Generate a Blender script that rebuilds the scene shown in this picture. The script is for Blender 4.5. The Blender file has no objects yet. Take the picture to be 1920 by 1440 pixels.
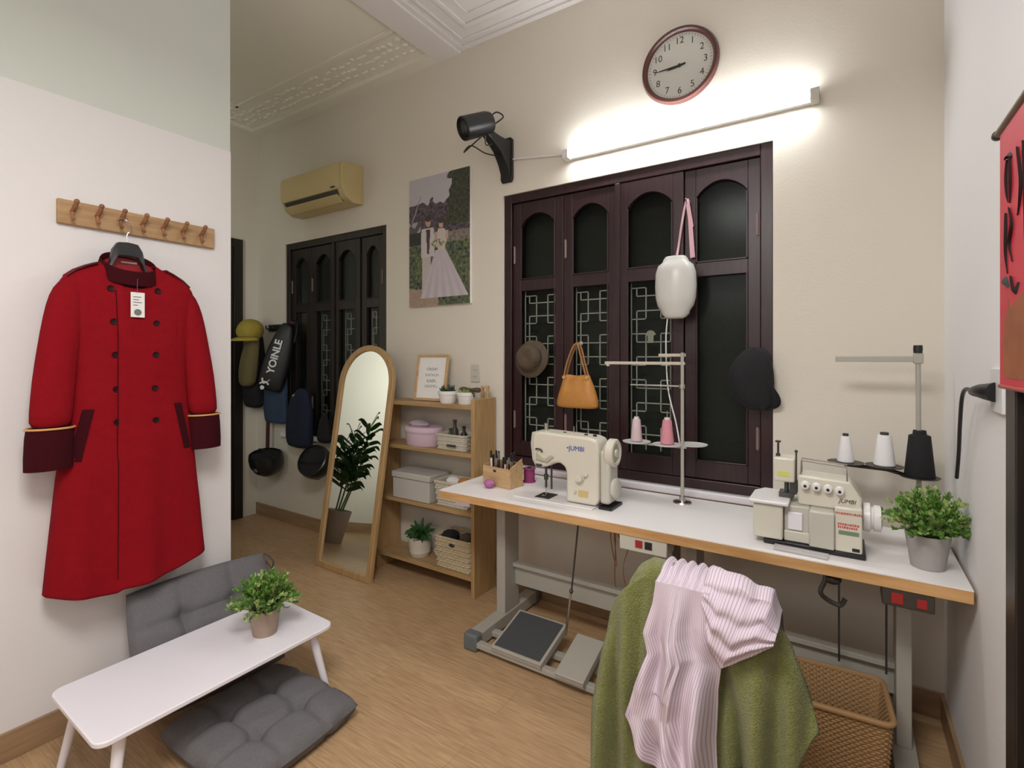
import bpy, bmesh, math, random
from mathutils import Vector, Matrix, Euler, noise
random.seed(7)
PI = math.pi
S = bpy.context.scene
COL = S.collection

# ------------------------------------------------------------------ camera
cam = bpy.data.cameras.new('camera'); camo = bpy.data.objects.new('camera', cam); COL.objects.link(camo)
camo.location = (0, 0, 1.47); camo.rotation_euler = (PI/2, 0, math.radians(33.2))
cam.sensor_width = 36; cam.lens = 955/1920*36; cam.shift_y = -53/1920
cam.clip_start = .02
S.camera = camo
# ------------------------------------------------------------------ world, exposure
w = bpy.data.worlds.new('night'); S.world = w; w.use_nodes = True
w.node_tree.nodes['Background'].inputs[0].default_value = (.02, .025, .035, 1)
w.node_tree.nodes['Background'].inputs[1].default_value = .3
vs = S.view_settings; vs.view_transform = 'Standard'; vs.look = 'None'; vs.exposure = 0.13; vs.gamma = 1; vs.use_curve_mapping = False
# ------------------------------------------------------------------ unseen area lights added as fill (overhead, behind the camera, in the hall)
def area(name, loc, size, power, col, rot=(0, 0, 0), sy=None):
    l = bpy.data.lights.new(name, 'AREA'); l.energy = power; l.color = col; l.size = size
    if sy: l.shape = 'RECTANGLE'; l.size_y = sy
    o = bpy.data.objects.new(name, l); o.location = loc; o.rotation_euler = rot; COL.objects.link(o); return o
area('overhead_fill', (-.55, .1, 2.85), 1.0, 50, (1, .975, .95), sy=.7)  # unseen fill, lowered below the ceiling to leave the upper partition dimmer
area('front_fill', (-.9, -1.35, 2.3), 1.4, 7, (1, .97, .95), rot=(math.radians(88), 0, 0), sy=.4)  # fill without a fitting, added to lift the back wall
hl = area('hall_fill', (-2.72, .15, 1.9), 1.0, 27, (.96, 1, .95), rot=(0, math.radians(90), math.radians(-16)), sy=.9); hl.data.spread = math.radians(110)  # added to brighten the hall wall that the mirror reflects; spread kept narrow
TUBE_W = 62

# ------------------------------------------------------------------ materials
def mat(name, col, rough=.6, metal=0, bump=0, bscale=60, var=0, vscale=8, spec=.5, sheen=0, alpha=1, trans=0, emit=None, estr=1):
    m = bpy.data.materials.new(name); m.use_nodes = True; nt = m.node_tree; b = nt.nodes['Principled BSDF']
    c = (*col, 1)
    b.inputs['Base Color'].default_value = c; b.inputs['Roughness'].default_value = rough; b.inputs['Metallic'].default_value = metal
    b.inputs['Specular IOR Level'].default_value = spec
    if sheen: b.inputs['Sheen Weight'].default_value = sheen; b.inputs['Sheen Roughness'].default_value = .5
    if alpha < 1: b.inputs['Alpha'].default_value = alpha
    if trans: b.inputs['Transmission Weight'].default_value = trans
    if emit: b.inputs['Emission Color'].default_value = (*emit, 1); b.inputs['Emission Strength'].default_value = estr
    tc = nt.nodes.new('ShaderNodeTexCoord')
    if var:
        n = nt.nodes.new('ShaderNodeTexNoise'); n.inputs['Scale'].default_value = vscale; n.inputs['Detail'].default_value = 5
        r = nt.nodes.new('ShaderNodeMixRGB'); r.blend_type = 'MIX'
        r.inputs[1].default_value = (*[x*(1-var) for x in col], 1); r.inputs[2].default_value = (*[min(1, x*(1+var)) for x in col], 1)
        nt.links.new(tc.outputs['Object'], n.inputs['Vector']); nt.links.new(n.outputs['Fac'], r.inputs[0]); nt.links.new(r.outputs[0], b.inputs['Base Color'])
    if bump:
        n = nt.nodes.new('ShaderNodeTexNoise'); n.inputs['Scale'].default_value = bscale; n.inputs['Detail'].default_value = 4
        bp = nt.nodes.new('ShaderNodeBump'); bp.inputs['Strength'].default_value = bump; bp.inputs['Distance'].default_value = .01
        nt.links.new(tc.outputs['Object'], n.inputs['Vector']); nt.links.new(n.outputs['Fac'], bp.inputs['Height']); nt.links.new(bp.outputs[0], b.inputs['Normal'])
    return m

def wood(name, c1, c2, axis='z', scale=6, rough=.5, stretch=14):
    m = bpy.data.materials.new(name); m.use_nodes = True; nt = m.node_tree; b = nt.nodes['Principled BSDF']
    b.inputs['Roughness'].default_value = rough
    tc = nt.nodes.new('ShaderNodeTexCoord'); mp = nt.nodes.new('ShaderNodeMapping')
    sc = [stretch]*3; sc['xyz'.index(axis)] = 1.0; mp.inputs['Scale'].default_value = sc
    n = nt.nodes.new('ShaderNodeTexNoise'); n.inputs['Scale'].default_value = scale; n.inputs['Detail'].default_value = 6; n.inputs['Distortion'].default_value = .4
    r = nt.nodes.new('ShaderNodeValToRGB'); r.color_ramp.elements[0].position = .32; r.color_ramp.elements[1].position = .68
    r.color_ramp.elements[0].color = (*c1, 1); r.color_ramp.elements[1].color = (*c2, 1)
    nt.links.new(tc.outputs['Object'], mp.inputs[0]); nt.links.new(mp.outputs[0], n.inputs['Vector']); nt.links.new(n.outputs['Fac'], r.inputs[0]); nt.links.new(r.outputs[0], b.inputs['Base Color'])
    return m

def stripes(name, c1, c2, freq, axis=0, rough=.8, duty=.35, rot=0):
    m = bpy.data.materials.new(name); m.use_nodes = True; nt = m.node_tree; b = nt.nodes['Principled BSDF']; b.inputs['Roughness'].default_value = rough
    uv = nt.nodes.new('ShaderNodeUVMap'); sp = nt.nodes.new('ShaderNodeSeparateXYZ')
    mu = nt.nodes.new('ShaderNodeMath'); mu.operation = 'MULTIPLY'; mu.inputs[1].default_value = freq
    fr = nt.nodes.new('ShaderNodeMath'); fr.operation = 'FRACT'
    r = nt.nodes.new('ShaderNodeValToRGB'); r.color_ramp.elements[0].position = duty-.1; r.color_ramp.elements[1].position = duty+.1
    r.color_ramp.elements[0].color = (*c1, 1); r.color_ramp.elements[1].color = (*c2, 1)
    nt.links.new(uv.outputs[0], sp.inputs[0]); nt.links.new(sp.outputs[axis], mu.inputs[0]); nt.links.new(mu.outputs[0], fr.inputs[0]); nt.links.new(fr.outputs[0], r.inputs[0]); nt.links.new(r.outputs[0], b.inputs['Base Color'])
    return m

def vcol(name, rough=.6):
    m = bpy.data.materials.new(name); m.use_nodes = True; nt = m.node_tree; b = nt.nodes['Principled BSDF']; b.inputs['Roughness'].default_value = rough
    a = nt.nodes.new('ShaderNodeAttribute'); a.attribute_name = 'picture'; nt.links.new(a.outputs['Color'], b.inputs['Base Color']); return m

def floor_mat():
    m = bpy.data.materials.new('oak_laminate'); m.use_nodes = True; nt = m.node_tree; b = nt.nodes['Principled BSDF']
    b.inputs['Roughness'].default_value = .42
    tc = nt.nodes.new('ShaderNodeTexCoord')
    br = nt.nodes.new('ShaderNodeTexBrick'); br.inputs['Scale'].default_value = 1; br.inputs['Brick Width'].default_value = 1.2; br.inputs['Row Height'].default_value = .19
    br.inputs['Mortar Size'].default_value = .0012; br.inputs['Color1'].default_value = (.46, .30, .165, 1); br.inputs['Color2'].default_value = (.51, .34, .19, 1); br.inputs['Mortar'].default_value = (.36, .225, .12, 1)
    mp = nt.nodes.new('ShaderNodeMapping'); mp.inputs['Scale'].default_value = (1.6, 26, 1)
    n = nt.nodes.new('ShaderNodeTexNoise'); n.inputs['Scale'].default_value = 5; n.inputs['Detail'].default_value = 7; n.inputs['Distortion'].default_value = .6
    r = nt.nodes.new('ShaderNodeValToRGB'); r.color_ramp.elements[0].position = .3; r.color_ramp.elements[1].position = .65
    r.color_ramp.elements[0].color = (.72, .70, .67, 1); r.color_ramp.elements[1].color = (1.08, 1.07, 1.05, 1)
    mx = nt.nodes.new('ShaderNodeMixRGB'); mx.blend_type = 'MULTIPLY'; mx.inputs[0].default_value = 1
    nt.links.new(tc.outputs['Object'], br.inputs['Vector']); nt.links.new(tc.outputs['Object'], mp.inputs[0]); nt.links.new(mp.outputs[0], n.inputs['Vector'])
    nt.links.new(n.outputs['Fac'], r.inputs[0]); nt.links.new(br.outputs['Color'], mx.inputs[1]); nt.links.new(r.outputs[0], mx.inputs[2]); nt.links.new(mx.outputs[0], b.inputs['Base Color'])
    return m

def glass_mat():
    m = bpy.data.materials.new('tinted_glass'); m.use_nodes = True; nt = m.node_tree; nt.nodes.remove(nt.nodes['Principled BSDF'])
    t = nt.nodes.new('ShaderNodeBsdfTransparent'); t.inputs[0].default_value = (.86, .88, .85, 1)
    g = nt.nodes.new('ShaderNodeBsdfGlossy'); g.inputs['Roughness'].default_value = .2; g.inputs['Color'].default_value = (.5, .53, .52, 1)
    f = nt.nodes.new('ShaderNodeFresnel'); f.inputs[0].default_value = 1.22
    mx = nt.nodes.new('ShaderNodeMixShader'); nt.links.new(f.outputs[0], mx.inputs[0]); nt.links.new(t.outputs[0], mx.inputs[1]); nt.links.new(g.outputs[0], mx.inputs[2])
    nt.links.new(mx.outputs[0], nt.nodes['Material Output'].inputs[0]); return m

M = dict(
 wall=mat('cream_paint', (.71, .66, .57), .85, bump=.06, bscale=90),
 wall_white=mat('white_paint', (.75, .725, .715), .8, bump=.04, bscale=120),
 wall_green=mat('pale_green_paint', (.63, .665, .60), .85, bump=.04, bscale=90),
 wall_right=mat('light_paint', (.79, .775, .77), .8, bump=.05, bscale=90),
 ceil=mat('ceiling_paint', (.78, .745, .73), .9), ceil2=mat('ceiling_paint_hall', (.82, .79, .69), .9, bump=.1, bscale=20),
 floor=floor_mat(),
 base=wood('baseboard_wood', (.27, .165, .09), (.36, .23, .13), 'x', 4, .4, 10),
 base_y=wood('baseboard_wood_y', (.27, .165, .09), (.36, .23, .13), 'y', 4, .4, 10),
 darkwood=wood('dark_mahogany', (.014, .003, .004), (.030, .008, .010), 'z', 5, .35, 12),
 blackwood=wood('black_stained_wood', (.010, .007, .006), (.02, .013, .01), 'z', 5, .4, 12),
 night=mat('night_outside', (.030, .031, .027), .9), glass=glass_mat(),
 grille=mat('grille_paint', (.62, .62, .59), .6),
 oak=wood('oak', (.36, .22, .09), (.48, .31, .14), 'z', 5, .5, 12), oakx=wood('oak_x', (.34, .21, .09), (.46, .30, .14), 'x', 5, .5, 12),
 oaky=wood('oak_y', (.36, .21, .095), (.48, .30, .145), 'y', 5, .5, 12),
 ply=wood('ply_edge', (.50, .27, .10), (.66, .39, .17), 'x', 5, .5, 8), peg=wood('peg_wood', (.20, .08, .035), (.33, .15, .065), 'z', 8, .4, 6),
 white=mat('white_lacquer', (.84, .81, .86), .35), tabletop=mat('white_laminate', (.87, .84, .83), .35, var=.02, vscale=3),
 whitep=mat('white_plastic', (.78, .77, .75), .35), cream=mat('cream_machine_enamel', (.66, .63, .53), .32, var=.05, vscale=6), cream2=mat('enamel_grey', (.55, .53, .46), .4),
 cream3=mat('enamel_green_grey', (.42, .43, .31), .45),
 acm=mat('yellowed_plastic', (.60, .485, .24), .45), acd=mat('ac_slot', (.05, .04, .03), .6),
 steel=mat('steel', (.55, .53, .50), .28, 1), dsteel=mat('dark_steel', (.10, .10, .10), .35, .8), black=mat('black_plastic', (.012, .012, .013), .4),
 blackf=mat('black_fabric', (.010, .010, .012), .9, bump=.3, bscale=120), greymetal=mat('grey_painted_metal', (.40, .38, .33), .5), greycap=mat('grey_rubber', (.13, .145, .15), .7),
 rubber=mat('dark_rubber', (.060, .063, .065), .8, bump=.3, bscale=300),
 red=mat('red_wool', (.235, .005, .010), .95, bump=.35, bscale=260, var=.12, vscale=30, spec=.12), velvet=mat('burgundy_velvet', (.040, .002, .005), .9, spec=.15, bump=.3, bscale=200),
 lining=mat('red_lining', (.30, .008, .015), .5), gold=mat('gold_piping', (.62, .33, .12), .4), btn=mat('dark_button', (.018, .004, .004), .5, spec=.2),
 paper=mat('white_card', (.78, .77, .74), .7), ink=mat('grey_ink', (.16, .16, .16), .8), darkink=mat('dark_ink', (.03, .03, .03), .8),
 grey=mat('grey_linen', (.155, .150, .155), .95, bump=.5, bscale=350, var=.18, vscale=120), greyd=mat('grey_linen_cord', (.06, .06, .065), .9),
 pot=mat('grey_cement', (.36, .34, .32), .8, bump=.1), pot2=mat('taupe_cement', (.36, .27, .21), .8, bump=.1), soil=mat('soil', (.03, .02, .012), 1),
 leaf=mat('leaf_green', (.13, .27, .045), .55, var=.45, vscale=30), leafl=mat('leaf_light', (.33, .42, .14), .55, var=.3, vscale=30), leafd=mat('leaf_dark', (.025, .085, .02), .45, var=.4, vscale=20),
 succ=mat('succulent_dark', (.05, .055, .035), .6, var=.4), stem=mat('stem_green', (.10, .15, .04), .7),
 clockrim=mat('clock_rim', (.075, .022, .018), .3), clockface=mat('clock_face', (.66, .67, .60), .6),
 mirror=mat('mirror_silver', (.86, .88, .86), .01, 1), towel=mat('green_terry', (.20, .215, .045), 1, bump=1.0, bscale=260, var=.35, vscale=110, sheen=.3),
 shirt=stripes('pink_striped_cotton', (.47, .36, .44), (.68, .59, .66), 34, 0, .85, .32), shirt2=stripes('pink_striped_cotton_sleeve', (.47, .36, .44), (.68, .59, .66), 30, 1, .85, .32), hinge=mat('hinge_metal', (.24, .16, .15), .5),
 wicker=mat('wicker', (.34, .20, .085), .8), wickerw=mat('white_wicker', (.58, .53, .44), .8), wickerc=mat('cream_wicker', (.56, .46, .30), .8, bump=.8, bscale=70),
 pink=mat('pink_box', (.62, .47, .55), .7), lilac=mat('lilac_cloth', (.45, .38, .44), .8), greybox=mat('pale_grey_box', (.50, .48, .44), .8),
 tan=mat('tan_leather', (.50, .22, .045), .5, bump=.25, bscale=40, var=.18), tanstrap=mat('strap_leather', (.36, .17, .06), .5),
 brown=mat('brown_felt', (.09, .065, .04), .95, bump=.3, var=.25, vscale=20), yellow=mat('yellow_cotton', (.33, .26, .04), .85, var=.2, vscale=20), beige=mat('khaki_canvas', (.14, .11, .045), .9, bump=.2, var=.2),
 denim=mat('denim', (.035, .06, .11), .9, bump=.3, bscale=200, var=.25, vscale=25), navy=mat('navy_fabric', (.008, .013, .035), .9, bump=.2), racket=mat('black_vinyl', (.008, .009, .010), .45),
 helm=mat('helmet_shell', (.012, .012, .014), .25), helm2=mat('helmet_dark', (.02, .017, .012), .3), redstrap=mat('maroon_strap', (.05, .006, .010), .7),
 whiteink=mat('white_print', (.75, .75, .75), .6), blue=mat('blue_lettering', (.03, .06, .42), .5), redink=mat('red_lettering', (.55, .08, .07), .6), green=mat('green_print', (.16, .25, .16), .6), ylabel=mat('yellow_label', (.62, .66, .12), .5), gold2=mat('gold_plate', (.60, .45, .18), .4),
 conew=mat('white_thread', (.80, .79, .80), .8, bump=.3, bscale=300), conep=mat('pale_pink_thread', (.72, .56, .58), .8, bump=.3, bscale=300), conek=mat('pink_thread', (.66, .27, .32), .8, bump=.3, bscale=300), coneb=mat('black_thread', (.010, .010, .012), .8, bump=.3, bscale=300),
 magenta=mat('magenta_thread', (.30, .045, .14), .8, bump=.3, bscale=300), pin=mat('purple_pincushion', (.40, .13, .32), .6), plate=mat('dark_tray', (.05, .04, .032), .45),
 milky=mat('milky_plastic', (.74, .73, .69), .3, trans=.15), tape=mat('pink_ribbon', (.70, .42, .47), .7), box=wood('beech', (.46, .29, .14), (.58, .39, .20), 'x', 6, .6, 8),
 scroll=mat('red_silk', (.55, .035, .055), .6, var=.12, vscale=14), olive=mat('olive_print', (.30, .09, .03), .7, var=.4, vscale=12), rod=mat('brown_rod', (.16, .10, .06), .5),
 socket=mat('socket_white', (.68, .68, .68), .4), clear=mat('clear_plastic', (.8, .78, .76), .15, alpha=.35), redsw=mat('red_switch', (.35, .02, .02), .4),
 tubelight=mat('fluorescent_tube', (1, 1, 1), .4, emit=(.94, .98, 1.0), estr=TUBE_W), picture=vcol('printed_picture', .55), picture2=vcol('printed_sheet', .7),
)

# ------------------------------------------------------------------ mesh builder
class MB:
    def __init__(s): s.bm = bmesh.new(); s.uv = s.bm.loops.layers.uv.new('UVMap')
    def face(s, vs):
        try: return s.bm.faces.new(vs)
        except ValueError: return None
    def box(s, a, b, mtx=None):
        x0, y0, z0 = [min(a[i], b[i]) for i in range(3)]; x1, y1, z1 = [max(a[i], b[i]) for i in range(3)]
        P = [(x0, y0, z0), (x1, y0, z0), (x1, y1, z0), (x0, y1, z0), (x0, y0, z1), (x1, y0, z1), (x1, y1, z1), (x0, y1, z1)]
        v = [s.bm.verts.new((mtx @ Vector(p)) if mtx else p) for p in P]
        for f in [(3, 2, 1, 0), (4, 5, 6, 7), (0, 1, 5, 4), (1, 2, 6, 5), (2, 3, 7, 6), (3, 0, 4, 7)]: s.bm.faces.new([v[i] for i in f])
        return s
    def rings(s, rings, closed=True, caps=True, uvw=False):
        R = [[s.bm.verts.new(p) for p in r] for r in rings]; n = len(R[0])
        for i in range(len(R)-1):
            for j in range(n if closed else n-1):
                k = (j+1) % n
                f = s.face([R[i][j], R[i][k], R[i+1][k], R[i+1][j]])
                if f and uvw:
                    q = [(j/(n-1), i/(len(R)-1)), ((j+1)/(n-1), i/(len(R)-1)), ((j+1)/(n-1), (i+1)/(len(R)-1)), (j/(n-1), (i+1)/(len(R)-1))]
                    for l, c in zip(f.loops, q): l[s.uv].uv = c
        if closed and caps: s.face(R[0][::-1]); s.face(R[-1])
        return s
    def lathe(s, prof, c=(0, 0, 0), ax=(0, 0, 1), n=24, caps=True, sx=1, sy=1):
        q = Vector((0, 0, 1)).rotation_difference(Vector(ax).normalized()); c = Vector(c)
        return s.rings([[c + q @ Vector((r*math.cos(2*PI*j/n)*sx, r*math.sin(2*PI*j/n)*sy, z)) for j in range(n)] for r, z in prof], True, caps)
    def cyl(s, p0, p1, r0, r1=None, n=16):
        p0 = Vector(p0); p1 = Vector(p1); r1 = r0 if r1 is None else r1; L = (p1-p0).length
        return s.lathe([(r0, 0), (r1, L)], p0, p1-p0, n)
    def tube(s, pts, r, n=8, smooth=True, flat=1):
        pts = [Vector(p) for p in pts]
        if smooth and len(pts) > 2:
            out = []
            for i in range(len(pts)-1):
                p0 = pts[max(i-1, 0)]; p1 = pts[i]; p2 = pts[i+1]; p3 = pts[min(i+2, len(pts)-1)]
                for k in range(6):
                    t = k/6; out.append(.5*((2*p1)+(-p0+p2)*t+(2*p0-5*p1+4*p2-p3)*t*t+(-p0+3*p1-3*p2+p3)*t**3))
            out.append(pts[-1]); pts = out
        rings = []; up = None
        for i, p in enumerate(pts):
            d = (pts[min(i+1, len(pts)-1)]-pts[max(i-1, 0)]).normalized()
            if up is None: up = d.orthogonal().normalized()
            up = (up - d*up.dot(d)); up = up.normalized() if up.length > 1e-6 else d.orthogonal().normalized()
            sd = d.cross(up); rr = r(i/(len(pts)-1)) if callable(r) else r
            rings.append([p + up*math.cos(2*PI*j/n)*rr + sd*math.sin(2*PI*j/n)*rr*flat for j in range(n)])
        return s.rings(rings)
    def ball(s, c, r, n=16, m=10, mtx=None):
        r = (r, r, r) if isinstance(r, (int, float)) else r; rings = []
        for i in range(m+1):
            t = PI*i/m; t = max(.02, min(PI-.02, t)); ring = []
            for j in range(n):
                p = Vector((math.sin(t)*math.cos(2*PI*j/n)*r[0], math.sin(t)*math.sin(2*PI*j/n)*r[1], -math.cos(t)*r[2]))
                if mtx: p = mtx @ p
                ring.append(Vector(c)+p)
            rings.append(ring)
        return s.rings(rings)
    def prism(s, outline, f):                      # outline 2D list; f(u,v,k) k=0/1 -> point
        a = [s.bm.verts.new(f(u, v, 0)) for u, v in outline]; b = [s.bm.verts.new(f(u, v, 1)) for u, v in outline]; n = len(a)
        s.face(a[::-1]); s.face(b)
        for i in range(n): s.face([a[i], a[(i+1) % n], b[(i+1) % n], b[i]])
        return s
    def build(s, name, m, parent=None, bevel=0, smooth=True, loc=None, seg=2, solid=0, sub=0, bev_ang=40):
        bmesh.ops.recalc_face_normals(s.bm, faces=s.bm.faces)
        if loc is not None: bmesh.ops.translate(s.bm, verts=s.bm.verts, vec=-Vector(loc))
        me = bpy.data.meshes.new(name); s.bm.to_mesh(me); s.bm.free()
        me.materials.append(M[m] if isinstance(m, str) else m)
        if smooth:
            me.polygons.foreach_set('use_smooth', [True]*len(me.polygons))
            me.set_sharp_from_angle(angle=math.radians(42))
        o = bpy.data.objects.new(name, me); COL.objects.link(o)
        if parent: o.parent = parent
        if loc is not None: o.location = loc
        if solid: d = o.modifiers.new('solid', 'SOLIDIFY'); d.thickness = solid; d.offset = 0
        if sub: d = o.modifiers.new('sub', 'SUBSURF'); d.levels = sub; d.render_levels = sub
        if bevel: d = o.modifiers.new('bevel', 'BEVEL'); d.width = bevel; d.segments = seg; d.limit_method = 'ANGLE'; d.angle_limit = math.radians(bev_ang)
        return o

def tag(o, label, cat, group=None, kind=None):
    o['label'] = label; o['category'] = cat
    if group: o['group'] = group
    if kind: o['kind'] = kind
    return o
def thing(name, label, cat, loc=(0, 0, 0), rz=0, group=None, rot=None):
    o = bpy.data.objects.new(name, None); COL.objects.link(o); o.empty_display_size = .05
    o.location = loc; o.rotation_euler = rot if rot else (0, 0, rz)
    return tag(o, label, cat, group)
def struct(o, label=None):
    o['kind'] = 'structure'
    if label: o['label'] = label
    return o
def one(mb, name, m, label, cat, loc, group=None, **k):
    return tag(mb.build(name, m, None, loc=loc, **k), label, cat, group)
def B(a, b, mtx=None): return MB().box(a, b, mtx)
def text(s, name, m, parent, loc, rot, size, ext=.0006, align='CENTER', sx=1, shear=0, font_bold=0):
    c = bpy.data.curves.new(name, 'FONT'); c.body = s; c.size = size; c.extrude = ext; c.align_x = align; c.align_y = 'CENTER'; c.shear = shear; c.offset = font_bold
    t = bpy.data.objects.new(name+'_tmp', c); COL.objects.link(t)
    dg = bpy.context.evaluated_depsgraph_get(); dg.update(); me = bpy.data.meshes.new_from_object(t.evaluated_get(dg)); COL.objects.unlink(t); bpy.data.objects.remove(t)
    me.name = name; me.materials.clear(); me.materials.append(M[m])
    me.transform(Matrix.Scale(sx, 4, (1, 0, 0)))
    me.transform(Matrix.Translation(loc) @ Euler(rot).to_matrix().to_4x4())
    o = bpy.data.objects.new(name, me); COL.objects.link(o); o.parent = parent; return o
def copy_tree(o, parent=None):
    c = o.copy(); COL.objects.link(c)
    if parent: c.parent = parent
    for ch in list(o.children): copy_tree(ch, c)
    return c
def pic(name, m, parent, nx, nz, f, fn):
    """flat printed sheet: grid mesh with a colour per cell; f(u,v)->point, fn(u,v)->rgb"""
    me = bpy.data.meshes.new(name); V = []; F = []; C = []
    for j in range(nz+1):
        for i in range(nx+1): V.append(f(i/nx, j/nz))
    for j in range(nz):
        for i in range(nx):
            a = j*(nx+1)+i; F.append((a, a+1, a+nx+2, a+nx+1)); c = fn((i+.5)/nx, (j+.5)/nz); C += [(*c, 1)]*4
    me.from_pydata([tuple(v) for v in V], [], F); at = me.color_attributes.new('picture', 'FLOAT_COLOR', 'CORNER')
    at.data.foreach_set('color', [x for c in C for x in c]); me.materials.append(M[m])
    o = bpy.data.objects.new(name, me); COL.objects.link(o); o.parent = parent; return o

# ------------------------------------------------------------------ room shell
WY = 2.68; XR = .335; XL = -4.60; ZC = 3.53; YF = -1.6; XP = -2.55
W1 = (-1.82, -.285, .79, 2.485); W2 = (-4.16, -2.88, .79, 2.455)
b = MB(); xs = [XL-.2, W2[0], W2[1], W1[0], W1[1], XR+.2]
for i in range(5):
    if i == 1: b.box((xs[1], WY, 0), (xs[2], WY+.2, W2[2])).box((xs[1], WY, W2[3]), (xs[2], WY+.2, ZC+.2))
    elif i == 3: b.box((xs[3], WY, 0), (xs[4], WY+.2, W1[2])).box((xs[3], WY, W1[3]), (xs[4], WY+.2, ZC+.2))
    else: b.box((xs[i], WY, 0), (xs[i+1], WY+.2, ZC+.2))
struct(b.build('wall_back', 'wall', smooth=False))
struct(B((XL-.2, YF-.2, -.1), (XR+.2, WY+.2, 0)).build('floor', 'floor', smooth=False))
struct(B((-2.27, YF, ZC), (XR+.2, WY, ZC+.2)).build('ceiling', 'ceil', smooth=False))
struct(B((XL, YF, ZC), (-2.27, WY, ZC+.2)).build('ceiling_hall', 'ceil2', smooth=False))
struct(B((XL-.2, YF, 0), (XL, WY, ZC)).build('wall_left', 'wall', smooth=False))
struct(B((XR, YF, 0), (XR+.2, WY, ZC)).build('wall_right', 'wall_right', smooth=False))
struct(B((XL-.2, YF-.2, 0), (XR+.2, YF, ZC)).build('wall_front', 'wall_white', smooth=False))
struct(B((XP-.13, YF, 0), (XP, 1.35, 2.48)).build('wall_partition', 'wall_white', smooth=False))
struct(B((XP-.13, YF, 2.48), (XP-.006, 1.35, ZC)).build('wall_partition_upper', 'wall_green', smooth=False))
struct(B((-2.365, YF, ZC-.03), (-2.165, WY, ZC+.05)).build('trim_1', 'ceil', smooth=False, bevel=.002))
# ceiling mouldings: stepped bands next to beam and back wall
b = MB()
for d, h, wd in ((.0, .016, .035), (.07, .010, .018), (.17, .014, .03), (.26, .008, .012)):
    b.box((-2.165+d, YF, ZC-h), (-2.165+d+wd, WY-d-wd, ZC)); b.box((-2.165+d, WY-d-wd, ZC-h), (XR-d, WY-d, ZC)); b.box((XR-d-wd, YF, ZC-h), (XR-d, WY-d-wd, ZC))
struct(b.build('trim_2', 'ceil', smooth=False, bevel=.003))
b = MB()
b.box((XL, WY-.10, ZC-.03), (-2.365, WY, ZC)); b.box((XL, YF, ZC-.03), (XL+.10, WY-.10, ZC))
b.box((XL, WY-.42, ZC-.012), (-2.365, WY-.39, ZC)); b.box((XL+.39, YF, ZC-.012), (XL+.42, WY-.4, ZC))
r_ = random.Random(3)
for k in range(34):      # cast plaster leaf relief along the hall cornice
    x = XL+.16+k*.062
    for q in range(3):
        b.ball((x+r_.uniform(-.02, .02), WY-.17-q*.07+r_.uniform(-.015, .015), ZC), (r_.uniform(.018, .04), r_.uniform(.010, .022), .009), 8, 6)
for k in range(30):
    y = WY-.3-k*.06
    for q in range(2): b.ball((XL+.18+q*.08, y, ZC), (.014, .030, .009), 8, 6)
struct(b.build('trim_3', 'ceil2'))
bh = .105
struct(B((XL, WY-.014, 0), (XR, WY, bh)).build('baseboard_back', 'base', bevel=.002, smooth=False))
struct(B((XL, YF, 0), (XL+.014, 1.70, bh)).build('baseboard_left', 'base_y', bevel=.002, smooth=False))
struct(B((XR-.014, 1.72, 0), (XR, WY-.014, bh)).build('baseboard_right', 'base_y', bevel=.002, smooth=False))
b = B((XP, YF, 0), (XP+.014, 1.35, bh)); b.box((XP-.144, YF, 0), (XP-.13, 1.35, bh)).box((XP-.144, 1.35, 0), (XP+.014, 1.364, bh))
struct(b.build('baseboard_partition', 'base_y', bevel=.002, smooth=False))

# doors: dark leaves in dark frames on the two side walls
def door(n, x, sgn, y0, y1, z1):
    r = bpy.data.objects.new('door_%d' % n, None); COL.objects.link(r); r.location = (x, (y0+y1)/2, 0); struct(r)
    L = lambda mb, nm, mm, p=r, **k: mb.build(nm, mm, p, **k)
    hw = (y1-y0)/2; t = .03*sgn
    L(B((0, -hw, 0), (t, -hw+.08, z1)).box((0, hw-.08, 0), (t, hw, z1)).box((0, -hw+.08, z1-.08), (t, hw-.08, z1)), 'door_frame', 'blackwood', bevel=.003, smooth=False)
    lf = L(B((0, -hw+.08, .005), (t*.6, hw-.08, z1-.08)).box((t*.6, -hw+.16, .2), (t*.8, hw-.16, .95)).box((t*.6, -hw+.16, 1.15), (t*.8, hw-.16, z1-.3)), 'door_leaf', 'blackwood', bevel=.003, smooth=False)
    L(MB().cyl((t*.6, .13-hw, 1.0), (t*.6+.05*sgn, .13-hw, 1.0), .008).cyl((t*.6+.05*sgn, .13-hw, 1.0), (t*.6+.05*sgn, .25-hw, 1.0), .008), 'door_handle', 'steel', lf)
door(1, XL, 1, 1.72, 2.53, 2.52)
door(2, XR, -1, .72, 1.585, 1.93)

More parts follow.
